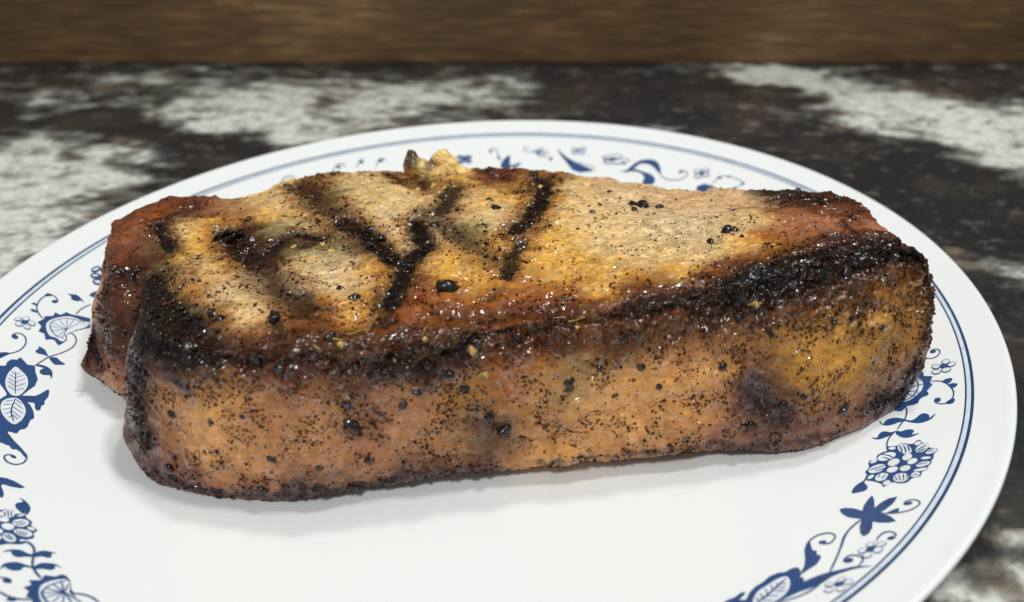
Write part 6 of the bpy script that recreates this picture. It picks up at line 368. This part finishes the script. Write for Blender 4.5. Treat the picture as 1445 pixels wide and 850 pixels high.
# folds and creases: (depth mm, width mm, course)
FOLDS = [(-1.0, 4.8, [(84.4, -39.5, 45.4), (87.2, -41.6, 39.7), (86.3, -45.1, 33.2)]), (0.8, 6.5, [(91.2, -36.0, 45.1), (90.4, -40.2, 38.9), (88.1, -45.0, 31.3)]), (-0.8, 3.9, [(60.7, -48.2, 38.8), (62.4, -49.9, 33.0), (61.5, -51.3, 26.8)]), (-0.5, 1.7, [(31.4, -54.1, 21.6), (36.6, -53.4, 22.8), (44.0, -52.5, 23.1), (52.8, -51.5, 25.0)]), (-0.7, 3.0, [(-1.7, -59.1, 13.4), (6.9, -57.7, 13.1), (15.9, -56.6, 16.4), (24.7, -55.4, 16.5)]), (0.6, 3.5, [(0.8, -58.2, 10.4), (18.7, -56.2, 13.1), (33.6, -54.5, 13.8)]), (0.6, 8.7, [(-20.6, -62.8, 33.8), (-19.0, -62.8, 26.9), (-21.6, -63.6, 18.4)]), (-0.6, 3.5, [(10.5, -57.1, 22.1), (12.9, -57.0, 14.4)]), (-1, 3.0, [(29.6, -52.5, 33.1), (26.7, -54.1, 27.1)]), (-0.6, 5.7, [(-13.7, -60.9, 37.5), (-12.6, -61.4, 25.7), (-10.0, -60.8, 14.0)]), (-0.5, 3.9, [(-41.4, -61.4, 39.5), (-20.8, -62.0, 41.3), (-1.9, -57.8, 39.4), (19.7, -53.0, 40.3), (39.3, -49.4, 41.3)]), (-0.6, 4.8, [(-29.4, -54.6, 43.9), (-8.0, -52.1, 43.9), (11.0, -48.5, 44.1), (33.6, -43.6, 45.3)]), (-0.3, 1.3, [(33.6, -16.4, 45.1), (41.4, -25.7, 45.4), (48.5, -36.3, 46.6)]), (0.5, 3.0, [(30.7, -53.1, 29.1), (33.6, -53.9, 21.4)]), (-0.5, 2.2, [(41.8, -53.2, 18.9), (51.5, -52.2, 20.0), (60.3, -51.8, 22.5)]), (0.6, 4.8, [(36.6, -52.9, 26.2), (48.3, -51.4, 27.7), (58.5, -50.5, 29.8)]), (-0.5, 2.6, [(-52.3, -59.9, 31.6), (-42.0, -62.1, 35.9), (-30.9, -63.8, 34.7)]), (-0.4, 1.7, [(72.8, -15.5, 47.4), (81.8, -10.9, 47.9), (90.9, -14.7, 47.5)]), (0.5, 2.2, [(78.5, -19.0, 48.2), (87.5, -15.2, 47.8), (91.7, -30.5, 51.5)]), (0.7, 4.3, [(-84.7, 6.9, 41.2), (-84.1, -5.3, 41.4), (-81.7, -15.7, 41.1)]), (-0.5, 3.0, [(-76.4, 1.1, 42.1), (-73.9, -14.0, 42.1), (-71.7, -22.8, 41.2)])]
HERB_FLAKES = [(62.9, -46.1, 44.3, 3.0, 0.9, 0.3), (27.3, -50.1, 43.5, 3.6, 0.8, 0.1), (-19.0, -57.6, 43.8, 4.2, 0.8, 0.4), (-14.8, -55.4, 43.9, 4.4, 0.7, 0.5), (-21.7, -60.0, 43.5, 3, 0.8, 0.2), (-13.1, -53.9, 43.9, 3, 0.6, 0.8), (8.9, -56.1, 33.6, 2.4, 1.4, 0.2), (-31.3, -21.7, 43.9, 3.4, 1.1, 1.0), (-29.9, -18.4, 43.9, 2.8, 1.0, 0.6), (-46.7, -3.2, 43.3, 2.4, 0.9, 0.9), (-2.1, -54.2, 43.6, 2.6, 0.6, -0.4)]
# ---------------------------------------------------------------- the chop
chop = empty("grilled_chop", (0, 0, 0), "thick grilled pork chop with dark grill marks lying across the white plate", "meat")
def crv(A, counts):
    n = len(A); out = []; idx = []
    for i in range(n):
        a, b, c, d = A[i - 1], A[i], A[(i + 1) % n], A[(i + 2) % n]
        for q in range(counts[i]):
            t = q / counts[i]
            out.append(0.5 * ((2 * b) + (c - a) * t + (2 * a - 5 * b + 4 * c - d) * t * t + (3 * b - a - 3 * c + d) * t ** 3)); idx.append(i + t)
    return np.array(out), np.array(idx)
def meat_grid():
    A = np.array(LANDMARKS, float); n = len(A); counts = []
    for i in range(n):
        l = max(np.hypot(*(A[(i + 1) % n][0:2] - A[i][0:2])), np.hypot(*(A[(i + 1) % n][3:5] - A[i][3:5])))
        counts.append(max(14, int(l * (4.6 if 1 <= i <= 14 else 3.0 if i >= 26 else 2.9))))
    S, idx = crv(A, counts); T = len(S)
    bot, zb, rid, zr, bul = S[:, :2], S[:, 2], S[:, 3:5], S[:, 5], S[:, 6]
    mid = (bot + rid) / 2
    tg = np.roll(mid, -6, 0) - np.roll(mid, 6, 0); nm = np.stack([tg[:, 1], -tg[:, 0]], -1); nm /= np.linalg.norm(nm, axis=1)[:, None]
    for _ in range(12): nm = (np.roll(nm, 3, 0) + nm + np.roll(nm, -3, 0)) / 3
    nm /= np.linalg.norm(nm, axis=1)[:, None]
    c3 = lambda xy, z: np.concatenate([xy, z[:, None]], 1)
    lp = lambda f: bot * (1 - f) + rid * f
    sx0 = np.clip(rid[:, 0], -52, 84)
    inw = np.stack([sx0 * 0.93, np.interp(sx0, [-56, 84], [-11, -13])], -1) - rid; inw /= np.linalg.norm(inw, axis=1)[:, None]
    ctl = [c3(bot - 9 * nm, zb - 2.0), c3(bot - 3 * nm, zb - 1.2), c3(bot + 0.2 * nm, zb + 2.2),
           c3(lp(.33) + nm * bul[:, None], zb + (zr - zb) * .36), c3(lp(.66) + nm * bul[:, None] * .8, zb + (zr - zb) * .66),
           c3(rid + nm * .5, zr - 3.2), c3(rid + inw * 1.3, zr - .35), c3(rid + inw * 5.0, zr + .4)]
    seg = [8, 12, 44, 46, 40, 22, 22]
    e = [2 * ctl[0] - ctl[1]] + ctl + [ctl[-1] + (ctl[-1] - ctl[-2])]
    rings = []; kind = []
    for k in range(7):
        a, b, c, d = e[k], e[k + 1], e[k + 2], e[k + 3]
        for q in range(seg[k]):
            t = q / seg[k]
            rings.append(0.5 * ((2 * b) + (c - a) * t + (2 * a - 5 * b + 4 * c - d) * t * t + (3 * b - a - 3 * c + d) * t ** 3))
    top0 = ctl[-1]
    sx = np.clip(top0[:, 0], -56, 84)
    spz = np.interp(sx, [-56, -30, 0, 30, 60, 84], [43.2, 44, 44.5, 45, 45.5, 48])
    spy = np.interp(sx, [-56, 84], [-11, -13])
    sp = np.stack([sx * 0.93, spy, spz], -1)
    NT = 150
    for q in range(NT + 1):
        f = q / NT; zf = 1 - (1 - f) ** 2
        r = top0 * (1 - f) + sp * f; r[:, 2] = top0[:, 2] * (1 - zf) + sp[:, 2] * zf
        rings.append(r)
    # underside closing ring
    und = ctl[0] * .05 + np.stack([sx * 0.9, spy, np.full(T, 8.5)], -1) * .95
    rings.insert(0, und)
    G = np.array(rings)                            # R x T x 3 (mm)
    return G, idx
def grid_normals(G):
    du = np.roll(G, -1, 1) - np.roll(G, 1, 1); dv = np.gradient(G, axis=0)
    n = np.cross(du, dv); l = np.linalg.norm(n, axis=2, keepdims=True)
    return n / np.maximum(l, 1e-9)
G, IDX = meat_grid()
R_, T_ = G.shape[:2]
P0 = G.reshape(-1, 3).astype(np.float32)
NRM = grid_normals(G).reshape(-1, 3).astype(np.float32)
def seg_dist(P, L):
    """distance of the points P to the polyline L"""
    L = np.array(L, np.float32); d = np.full(len(P), 99, np.float32)
    lo = L.min(0) - 9; hi = L.max(0) + 9
    sel = np.where(((P > lo) & (P < hi)).all(1))[0]; Q = P[sel]
    if len(L) == 1: L = np.vstack([L, L + 1e-3])
    dd = np.full(len(Q), 99, np.float32)
    for a, b in zip(L[:-1], L[1:]):
        ab = b - a; t = np.clip(((Q - a) @ ab) / max(float(ab @ ab), 1e-6), 0, 1)
        dd = np.minimum(dd, np.linalg.norm(Q - (a + t[:, None] * ab), axis=1))
    d[sel] = dd; return d
def tone_field(P):
    C = np.array([p[:3] for p in TONE_POINTS], np.float32)
    T = srgb_np([MEAT_TONES[p[3]] for p in TONE_POINTS]).astype(np.float32)
    wet = np.array([TONE_WET[p[3]] for p in TONE_POINTS], np.float32); spk = np.array([TONE_SPECK[p[3]] for p in TONE_POINTS], np.float32)
    V = np.concatenate([T, wet[:, None], spk[:, None]], 1)
    out = np.zeros((len(P), 5), np.float32); c2 = (C * C).sum(1)
    for s in range(0, len(P), 40000):
        Q = P[s:s + 40000]
        d2 = (Q * Q).sum(1)[:, None] + c2[None] - 2 * Q @ C.T
        w = np.exp(-d2 / np.float32(2 * 3.5 ** 2)) + 1e-4 * np.exp(-d2 / np.float32(2 * 14.0 ** 2)) + np.float32(1e-12)
        out[s:s + 40000] = (w @ V) / w.sum(1, keepdims=True)
    return out
TONE_WET = dict(P=.25, p=.2, Y=.6, O=.9, R=.6, r=.5, B=.85, K=.8, G=.3, T=.6, M=.5, m=.5, V=.35, A=.6, a=.7, W=.4, S=.3, t=.6, v=.5, b=.75)
TONE_SPECK = dict(P=.16, p=.22, Y=.14, O=.3, R=.12, r=.1, B=.55, K=.3, G=.5, T=.5, M=.62, m=.62, V=.45, A=.85, a=.9, W=.05, S=.08, t=.3, v=.62, b=.85)

def build_meat():
    P = P0
    n_a = np.stack([fbm(P, 1 / 7.0, 3, 100 + k) for k in range(3)], -1)
    n_b = np.stack([fbm(P, 1 / 1.8, 2, 120 + k) for k in range(3)], -1)
    W = P + 3.4 * n_a + 1.3 * n_b
    F5 = tone_field(W); col = F5[:, :3]; wet = F5[:, 3]; spk = F5[:, 4]
    Wc = P + 0.8 * n_a + 0.6 * n_b
    rag = fbm(P, 1 / 1.3, 3, 140); rag2 = fbm(P, 1 / 4.5, 3, 150)
    char = np.zeros(len(P), np.float32); halo = np.zeros(len(P), np.float32); tint = np.zeros((len(P), 3), np.float32); wsum = np.full(len(P), 1e-6, np.float32)
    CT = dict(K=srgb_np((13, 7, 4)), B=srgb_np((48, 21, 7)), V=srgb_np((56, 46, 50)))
    for k, w, s, L in CHAR_MARKS:
        d = (seg_dist(Wc, L) + 0.75 * rag + 0.9 * rag2) / (w * 0.5)
        m = s * (sstep(1.35, 0.45, d) if k != 'B' else 0.9 * sstep(1.7, 0.2, d))
        char = np.maximum(char, m); halo = np.maximum(halo, s * sstep(2.5, 0.8, d + .3 * rag2))
        tint += CT[k][None] * m[:, None]; wsum += m
    tint /= wsum[:, None]
    top = sstep(36, 40, P[:, 2])
    # browned rim round the char, mottled flesh, fine grain
    hb = (halo * (1 - char) * (0.45 + 0.4 * top))[:, None]
    col = col * (1 - hb) + col * np.array([0.52, 0.30, 0.14], np.float32) * hb
    mott = fbm(P, 1 / 2.6, 3, 160); fine = fbm(P, 1 / 0.8, 2, 170)
    col = col * np.clip(1 + 0.30 * mott + 0.22 * fine, 0.35, 1.7)[:, None]
    # browned blotches over the seared face and along the fat
    bl = sstep(0.12, 0.55, fbm(P, 1 / 3.4, 3, 230) + 0.35 * fbm(P, 1 / 12.0, 2, 236)); bl2 = sstep(0.18, 0.5, fbm(P, 1 / 1.7, 2, 240))
    bk = ((0.55 * bl + 0.3 * bl2) * (0.25 + 0.75 * top))[:, None] * (0.55 + 0.45 * wet[:, None])
    col = col * (1 - bk) + col * np.array([0.50, 0.34, 0.20], np.float32) * bk
    # the golden glaze lies in smears, the lean showing greyer between them
    gl = sstep(-0.25, 0.4, fbm(P @ np.array([[0.8, -0.4, 0], [0.4, 1.3, 0], [0, 0, 1]], np.float32), 1 / 2.6, 3, 270))[:, None] * top[:, None] * 0.26
    g_ = col.mean(1, keepdims=True)
    col = col * (1 - gl) + (g_ * np.array([[1.22, 1.02, 0.72]], np.float32)) * gl
    # fibres on the pale lean
    fib = fbm(P @ np.array([[0.9, -0.4, 0], [0.35, 1.6, 0], [0, 0, 1]], np.float32), 1 / 1.1, 2, 180)
    lum = col.mean(1); pale = sstep(0.16, 0.32, lum) * top
    col = col * (1 + 0.42 * (pale * fib))[:, None]
    # grain of the fat band along the side: long faint streaks, pinker and yellower by turns
    side = (1 - top) * sstep(9, 14, P[:, 2])
    st_ = fbm(P @ np.diag([0.22, 0.6, 1.0]).astype(np.float32) + 0.8 * n_a, 1 / 0.9, 3, 250); hue = fbm(P, 1 / 6.0, 3, 255)
    col = col * (1 + 0.18 * side * st_)[:, None]
    col = col * (1 + (side * hue)[:, None] * np.array([[0.02, -0.05, 0.0]], np.float32))
    c = np.clip(char, 0, 1)[:, None]
    col = col * (1 - c) + tint * c
    # sooty freckles gathered in drifts
    fr = fbm(P, 1 / 0.55, 2, 190); drift = sstep(-0.25, 0.45, fbm(P, 1 / 5.5, 3, 195))
    spk = np.clip(spk * (0.16 + 1.9 * drift ** 1.6) + 0.35 * halo * (1 - char), 0, 1)
    f = (sstep(0.56, 0.80, fr + 0.5 * spk) * (0.85 - 0.25 * (1 - top)))[:, None]
    col = col * (1 - f) + srgb_np((66, 30, 12))[None] * f
    wet = np.clip((wet + 0.35 * halo) * (0.3 + 0.9 * sstep(-0.2, 0.3, fbm(P, 1 / 2.1, 2, 260))), 0, 1)
    wet = wet * (1 - 0.6 * np.clip(char, 0, 1) * sstep(-0.3, 0.15, fbm(P, 1 / 1.6, 2, 265)))     # soot is matt but for the greasy spots
    # relief
    fold = np.zeros(len(P), np.float32)
    for dz, w, L in FOLDS: fold += dz * np.exp(-(seg_dist(P + 0.9 * n_a + 0.3 * n_b, L) / (0.5 * w)) ** 2)
    lowf = fbm(P, 1 / 16.0, 2, 200)
    disp = fold + 1.4 * lowf + 0.55 * fbm(P, 1 / 5.0, 3, 210) + 0.10 * fbm(P, 1 / 1.6, 2, 215)
    disp += -0.85 * sstep(0.15, 0.9, char) * top + char * (0.07 * fr + 0.10 * rag + 0.32 * fbm(P, 1 / 2.4, 2, 222))
    disp += 0.10 * f[:, 0] + 0.04 * fine
    disp += 0.08 * side * st_
    edge = sstep(33, 41, P[:, 2]) * sstep(0.2, 0.75, np.linalg.norm(NRM[:, :2], axis=1))
    disp += edge * (1.3 * rag2 + 0.7 * rag)
    und = sstep(13, 9, P[:, 2]); disp = disp * (1 - 0.6 * und) + und * (0.45 * rag + 0.55 * rag2)
    G2 = P + NRM * disp[:, None]
    r = np.hypot(G2[:, 0], G2[:, 1]); G2[:, 2] = np.maximum(G2[:, 2], plate_z(r) + 0.15)
    i = np.arange(R_ * T_).reshape(R_, T_); j = np.roll(i, -1, 1)
    Fq = np.stack([i[:-1], j[:-1], j[1:], i[1:]], -1).reshape(-1, 4)
    me = quad_mesh("meat", G2 / 1000, Fq)
    a = me.color_attributes.new("tone", 'FLOAT_COLOR', 'POINT')
    a.data.foreach_set("color", np.concatenate([np.clip(col, 0.001, 1), np.ones((len(col), 1))], 1).astype(np.float32).ravel())
    for nm, v in (("wet", wet), ("speck", spk)):
        at = me.attributes.new(nm, 'FLOAT', 'POINT'); at.data.foreach_set("value", v.astype(np.float32))
    m_, N, L, B = material("grilled_meat")
    at = N.new("ShaderNodeAttribute"); at.attribute_name = "tone"
    aw = N.new("ShaderNodeAttribute"); aw.attribute_name = "wet"
    asp = N.new("ShaderNodeAttribute"); asp.attribute_name = "speck"
    tc = N.new("ShaderNodeTexCoord")
    def math_(op, a_, b_=None, c_=None):
        n_ = N.new("ShaderNodeMath"); n_.operation = op
        for k_, v_ in enumerate((a_, b_, c_)):
            if v_ is None: continue
            if isinstance(v_, (int, float)): n_.inputs[k_].default_value = v_
            else: L.new(v_, n_.inputs[k_])
        return n_.outputs[0]
    # pepper specks: cells in which a dot sits, the more the denser the seasoning there
    dots = None
    for sc_, rad in ((700, 0.30), (1250, 0.36)):
        vo = N.new("ShaderNodeTexVoronoi"); vo.inputs["Scale"].default_value = sc_; L.new(tc.outputs["Object"], vo.inputs["Vector"])
        sep = N.new("ShaderNodeSeparateColor"); L.new(vo.outputs["Color"], sep.inputs[0])
        on = math_('LESS_THAN', sep.outputs[0], math_('MULTIPLY', asp.outputs["Fac"], 1.25))
        size = math_('MULTIPLY_ADD', sep.outputs[1], 0.55 * rad, rad * 0.6)
        ins = math_('LESS_THAN', vo.outputs["Distance"], size)
        d_ = math_('MULTIPLY', on, ins)
        dots = d_ if dots is None else math_('MAXIMUM', dots, d_)
    mix = N.new("ShaderNodeMix"); mix.data_type = 'RGBA'
    L.new(math_('MULTIPLY', dots, 0.82), mix.inputs[0]); L.new(at.outputs["Color"], mix.inputs[6]); mix.inputs[7].default_value = srgb(58, 22, 10)
    L.new(mix.outputs[2], B.inputs["Base Color"])
    nz = N.new("ShaderNodeTexNoise"); nz.inputs["Scale"].default_value = 1500; nz.inputs["Detail"].default_value = 3; L.new(tc.outputs["Object"], nz.inputs["Vector"])
    nz2 = N.new("ShaderNodeTexNoise"); nz2.inputs["Scale"].default_value = 520; nz2.inputs["Detail"].default_value = 2; L.new(tc.outputs["Object"], nz2.inputs["Vector"])
    hgt = math_('ADD', math_('MULTIPLY', nz.outputs["Fac"], 0.5), math_('ADD', nz2.outputs["Fac"], math_('MULTIPLY', dots, 0.35)))
    bp = N.new("ShaderNodeBump"); bp.inputs["Strength"].default_value = 0.6; bp.inputs["Distance"].default_value = 0.0006
    L.new(hgt, bp.inputs["Height"]); L.new(bp.outputs[0], B.inputs["Normal"]); 
    nz3 = N.new("ShaderNodeTexNoise"); nz3.inputs["Scale"].default_value = 400; nz3.inputs["Detail"].default_value = 1.5; L.new(tc.outputs["Object"], nz3.inputs["Vector"])
    bp2 = N.new("ShaderNodeBump"); bp2.inputs["Strength"].default_value = 1.0; bp2.inputs["Distance"].default_value = 0.0010
    L.new(nz3.outputs["Fac"], bp2.inputs["Height"]); L.new(bp2.outputs[0], B.inputs["Coat Normal"])
    L.new(math_('SUBTRACT', 0.52, math_('MULTIPLY', aw.outputs["Fac"], 0.22)), B.inputs["Roughness"])
    L.new(math_('MINIMUM', math_('MULTIPLY', aw.outputs["Fac"], 1.3), 1.0), B.inputs["Coat Weight"]); B.inputs["Coat Roughness"].default_value = 0.11; B.inputs["Coat IOR"].default_value = 1.55
    B.inputs["Specular IOR Level"].default_value = 0.08
    link_me("meat", me, [m_], chop)
    return G2, char, spk
MEAT, CHAR, SPECK = build_meat()

def ico(sub):
    bm = bmesh.new(); bmesh.ops.create_icosphere(bm, subdivisions=sub, radius=1.0)
    V = np.array([v.co[:] for v in bm.verts]); Fc = [[v.index for v in f.verts] for f in bm.faces]; bm.free()
    return V, np.array(Fc)
def glossy(name, c1, c2, rough, coat=0.4, scale=900):
    m_, N, L, B = material(name)
    tc = N.new("ShaderNodeTexCoord"); nz = N.new("ShaderNodeTexNoise"); nz.inputs["Scale"].default_value = scale; nz.inputs["Detail"].default_value = 4
    L.new(tc.outputs["Object"], nz.inputs["Vector"])
    cr = N.new("ShaderNodeValToRGB"); cr.color_ramp.elements[0].position = .35; cr.color_ramp.elements[1].position = .65
    cr.color_ramp.elements[0].color = srgb(*c1); cr.color_ramp.elements[1].color = srgb(*c2)
    L.new(nz.outputs["Fac"], cr.inputs[0]); L.new(cr.outputs[0], B.inputs["Base Color"])
    bp = N.new("ShaderNodeBump"); bp.inputs["Strength"].default_value = 0.15; bp.inputs["Distance"].default_value = 0.0004
    L.new(nz.outputs["Fac"], bp.inputs["Height"]); L.new(bp.outputs[0], B.inputs["Normal"])
    B.inputs["Roughness"].default_value = rough; B.inputs["Specular IOR Level"].default_value = 0.15; B.inputs["Coat Weight"].default_value = coat; B.inputs["Coat Roughness"].default_value = 0.06
    return m_
GN = grid_normals(MEAT.reshape(R_, T_, 3)).reshape(-1, 3)
def grains(name, count, weight, rmin, rmax, mat, flat=0.6):
    du = np.roll(G, -1, 1) - G; dv = np.gradient(G, axis=0)
    area = np.linalg.norm(np.cross(du, dv), axis=2).ravel()
    w = weight * area; w /= w.sum()
    pick = rng.choice(len(w), count, replace=False, p=w)
    V0, F0 = ico(1); Vs = []; Fs = []; b = 0
    for k in pick:
        r = rmin + (rmax - rmin) * rng.random() ** 2.2
        A = rng.normal(size=(3, 3)); q, _ = np.linalg.qr(A)
        v = (V0 * (1 + 0.28 * rng.standard_normal((len(V0), 1)))) * np.array([1, 0.8, flat]) @ q.T * r
        Vs.append(MEAT[k] + GN[k] * r * 0.25 + v); Fs.append(F0 + b); b += len(V0)
    o = link_mesh(name, np.concatenate(Vs) / 1000, np.concatenate(Fs), [mat], chop)
    o["kind"] = "stuff"; return o
vis = sstep(7.5, 9, MEAT[:, 2])
BLACK = glossy("black_pepper_crust", (11, 6, 4), (54, 22, 10), 0.3, 0.35)
grains("pepper_grains", 9000, vis * np.clip(SPECK ** 1.7 + 0.12 * CHAR, 0.006, 1), 0.10, 0.46, BLACK)
BEAD = glossy("glaze_bead_crust", (14, 7, 4), (70, 30, 10), 0.2, 0.6, 500)
grains("glaze_beads", 1300, vis * np.clip(CHAR * 1.2 - 0.1, 0, 1), 0.2, 0.7, BEAD, 0.75)

WETCHAR = glossy("wet_char", (8, 6, 5), (44, 26, 14), 0.3, 0.8, 700)
# the larger crumbs, one by one
V2, F2 = ico(3)
crumb_me = []
for k in range(6):
    P = V2 * np.array([1, 0.85, 0.7]); d = 1 + 0.35 * noise(P, 1.3, 300 + k) + 0.22 * noise(P, 3.1, 320 + k) + 0.10 * noise(P, 7.0, 340 + k)
    me = bpy.data.meshes.new("char_crumb"); me.from_pydata((P * d[:, None]).tolist(), [], F2.tolist()); me.materials.append(WETCHAR)
    me.polygons.foreach_set("use_smooth", np.ones(len(me.polygons), bool)); crumb_me.append(me)
for n_, (x, y, z, r) in enumerate(LARGE_CRUMBS):
    k = int(np.argmin(((MEAT - np.array([x, y, z])) ** 2).sum(1)))
    o = bpy.data.objects.new("char_crumb", crumb_me[n_ % 6]); COL.objects.link(o); o.parent = chop
    nrm = Vector(GN[k].tolist())
    o.location = (Vector(MEAT[k].tolist()) + nrm * r * -0.12) / 1000
    o.rotation_euler = (nrm.to_track_quat('Z', 'Y') @ Matrix.Rotation(rng.random() * 6.28, 3, 'Z').to_quaternion()).to_euler()
    o.scale = [r * 0.72 / 1000 * (0.85 + 0.4 * rng.random()) for _ in range(3)]

FAT_LOBES = [(-21.8, 32.0, 41.5, 2.8800000000000003), (-21.7, 32.5, 43.4, 2.08), (-22.2, 33.0, 44.7, 1.4400000000000002), (-19.0, 31.0, 41.5, 2.72), (-17.1, 31.0, 41.0, 2.2399999999999998), (-15.0, 32.0, 43.2, 2.08), (-13.0, 32.5, 44.2, 2.32), (-11.5, 32.0, 42.7, 2.2399999999999998), (-10.3, 31.0, 41.0, 2.4000000000000004), (-8.0, 31.0, 39.7, 2.08), (-6.5, 31.0, 39.5, 1.6), (-14.0, 31.0, 40.4, 2.5600000000000005), (-16.6, 30.0, 40.2, 2.72)]
def fat_scrap():
    # one skin round the lobes: march a small grid of their summed field
    L_ = np.array(FAT_LOBES); lo = L_[:, :3].min(0) - 5; hi = L_[:, :3].max(0) + 5
    mb = bpy.data.metaballs.new("fat_scrap"); mb.resolution = 0.35; mb.render_resolution = 0.35; mb.threshold = 0.45
    for x, y, z, r in FAT_LOBES:
        e = mb.elements.new(); e.co = (x, y, z); e.radius = r * 1.45
    ob = bpy.data.objects.new("fat_scrap", mb); COL.objects.link(ob)
    dg = bpy.context.evaluated_depsgraph_get(); me = bpy.data.meshes.new_from_object(ob.evaluated_get(dg))
    bpy.data.objects.remove(ob); bpy.data.metaballs.remove(mb)
    V = np.array([v.co[:] for v in me.vertices]); Nn = np.array([v.normal[:] for v in me.vertices])
    V = V + Nn * (0.6 * fbm(V, 1 / 1.8, 3, 400) + 0.2 * fbm(V, 1 / 0.8, 2, 405))[:, None]
    t = sstep(-0.05, 0.5, fbm(V, 1 / 4.0, 3, 410)); dk = sstep(4.5, 1.2, np.hypot(V[:, 0] - FAT_LOBES[2][0], (V[:, 2] - FAT_LOBES[2][2]) * 0.8))
    dk = np.maximum(dk, 0.8 * sstep(2.6, 0.8, np.hypot(V[:, 0] - (FAT_LOBES[4][0] + 0.6), V[:, 2] - FAT_LOBES[4][2] - 2)))
    c = srgb_np((236, 198, 124))[None] * (1 - 0.7 * t[:, None]) + srgb_np((196, 134, 56))[None] * 0.7 * t[:, None]
    c = c * (1 - dk[:, None] * .9) + srgb_np((30, 18, 10))[None] * dk[:, None] * .9
    for i, v in enumerate(me.vertices): v.co = (V[i] / 1000).tolist()
    a = me.color_attributes.new("tone", 'FLOAT_COLOR', 'POINT'); a.data.foreach_set("color", np.concatenate([c, np.ones((len(c), 1))], 1).astype(np.float32).ravel())
    w = me.attributes.new("wet", 'FLOAT', 'POINT'); w.data.foreach_set("value", np.full(len(V), 0.5, np.float32))
    w = me.attributes.new("speck", 'FLOAT', 'POINT'); w.data.foreach_set("value", np.full(len(V), 0.1, np.float32))
    me.name = "fat_scrap"; me.materials.clear()
    link_me("fat_scrap", me, [bpy.data.materials["grilled_meat"]], chop)
fat_scrap()
# green-gold shreds of herb in the glaze, and oil bubbles on the lean
HERB = glossy("dried_herb", (112, 88, 40), (178, 150, 82), 0.35, 0.5, 700)
def nearest(x, y, z): return int(np.argmin(((MEAT - np.array([x, y, z])) ** 2).sum(1)))
for (x, y, z, ln, wd, a_) in HERB_FLAKES:
    k = nearest(x, y, z); nrm = Vector(GN[k].tolist()); n = 7; V = []; Fc = []
    for i in range(n):
        t = i / (n - 1); w = wd * math.sin(math.pi * (0.12 + 0.8 * t)) * 0.5; bx = ln * (t - .5); cz = 0.25 * math.sin(t * 5 + a_) + 0.12
        V += [(bx, -w, cz - .12), (bx, 0, cz + .14), (bx, w, cz - .12), (bx, 0, cz - .3)]
    for i in range(n - 1):
        for q in range(4): Fc.append((4 * i + q, 4 * i + 4 + q, 4 * i + 4 + (q + 1) % 4, 4 * i + (q + 1) % 4))
    Fc += [(3, 2, 1, 0), (4 * n - 4, 4 * n - 3, 4 * n - 2, 4 * n - 1)]
    o = link_mesh("herb_flake", np.array(V) / 1000, Fc, [HERB], chop)
    o.location = (Vector(MEAT[k].tolist()) + nrm * 0.15) / 1000
    o.rotation_euler = (nrm.to_track_quat('Z', 'Y') @ Matrix.Rotation(a_, 3, 'Z').to_quaternion()).to_euler()

# pale bits of garlic stuck along the far edge and in the glaze
GARLIC = glossy("toasted_garlic", (176, 128, 58), (226, 192, 122), 0.4, 0.4, 400)
garlic_me = []
for me0 in crumb_me[:4]:
    me = me0.copy(); me.name = "garlic_bit"; me.materials.clear(); me.materials.append(GARLIC); garlic_me.append(me)
for n_, (x, y, z, r) in enumerate(PALE_CRUMBS):
    k = nearest(x, y, z); o = bpy.data.objects.new("garlic_bit", garlic_me[n_ % 4]); COL.objects.link(o); o.parent = chop
    nrm = Vector(GN[k].tolist()); o.location = (Vector(MEAT[k].tolist()) - nrm * r * 0.15) / 1000
    o.rotation_euler = (nrm.to_track_quat('Z', 'Y') @ Matrix.Rotation(rng.random() * 6.28, 3, 'Z').to_quaternion()).to_euler()
    o.scale = [r * 0.7 / 1000 * (0.7 + 0.7 * rng.random()) for _ in range(3)]
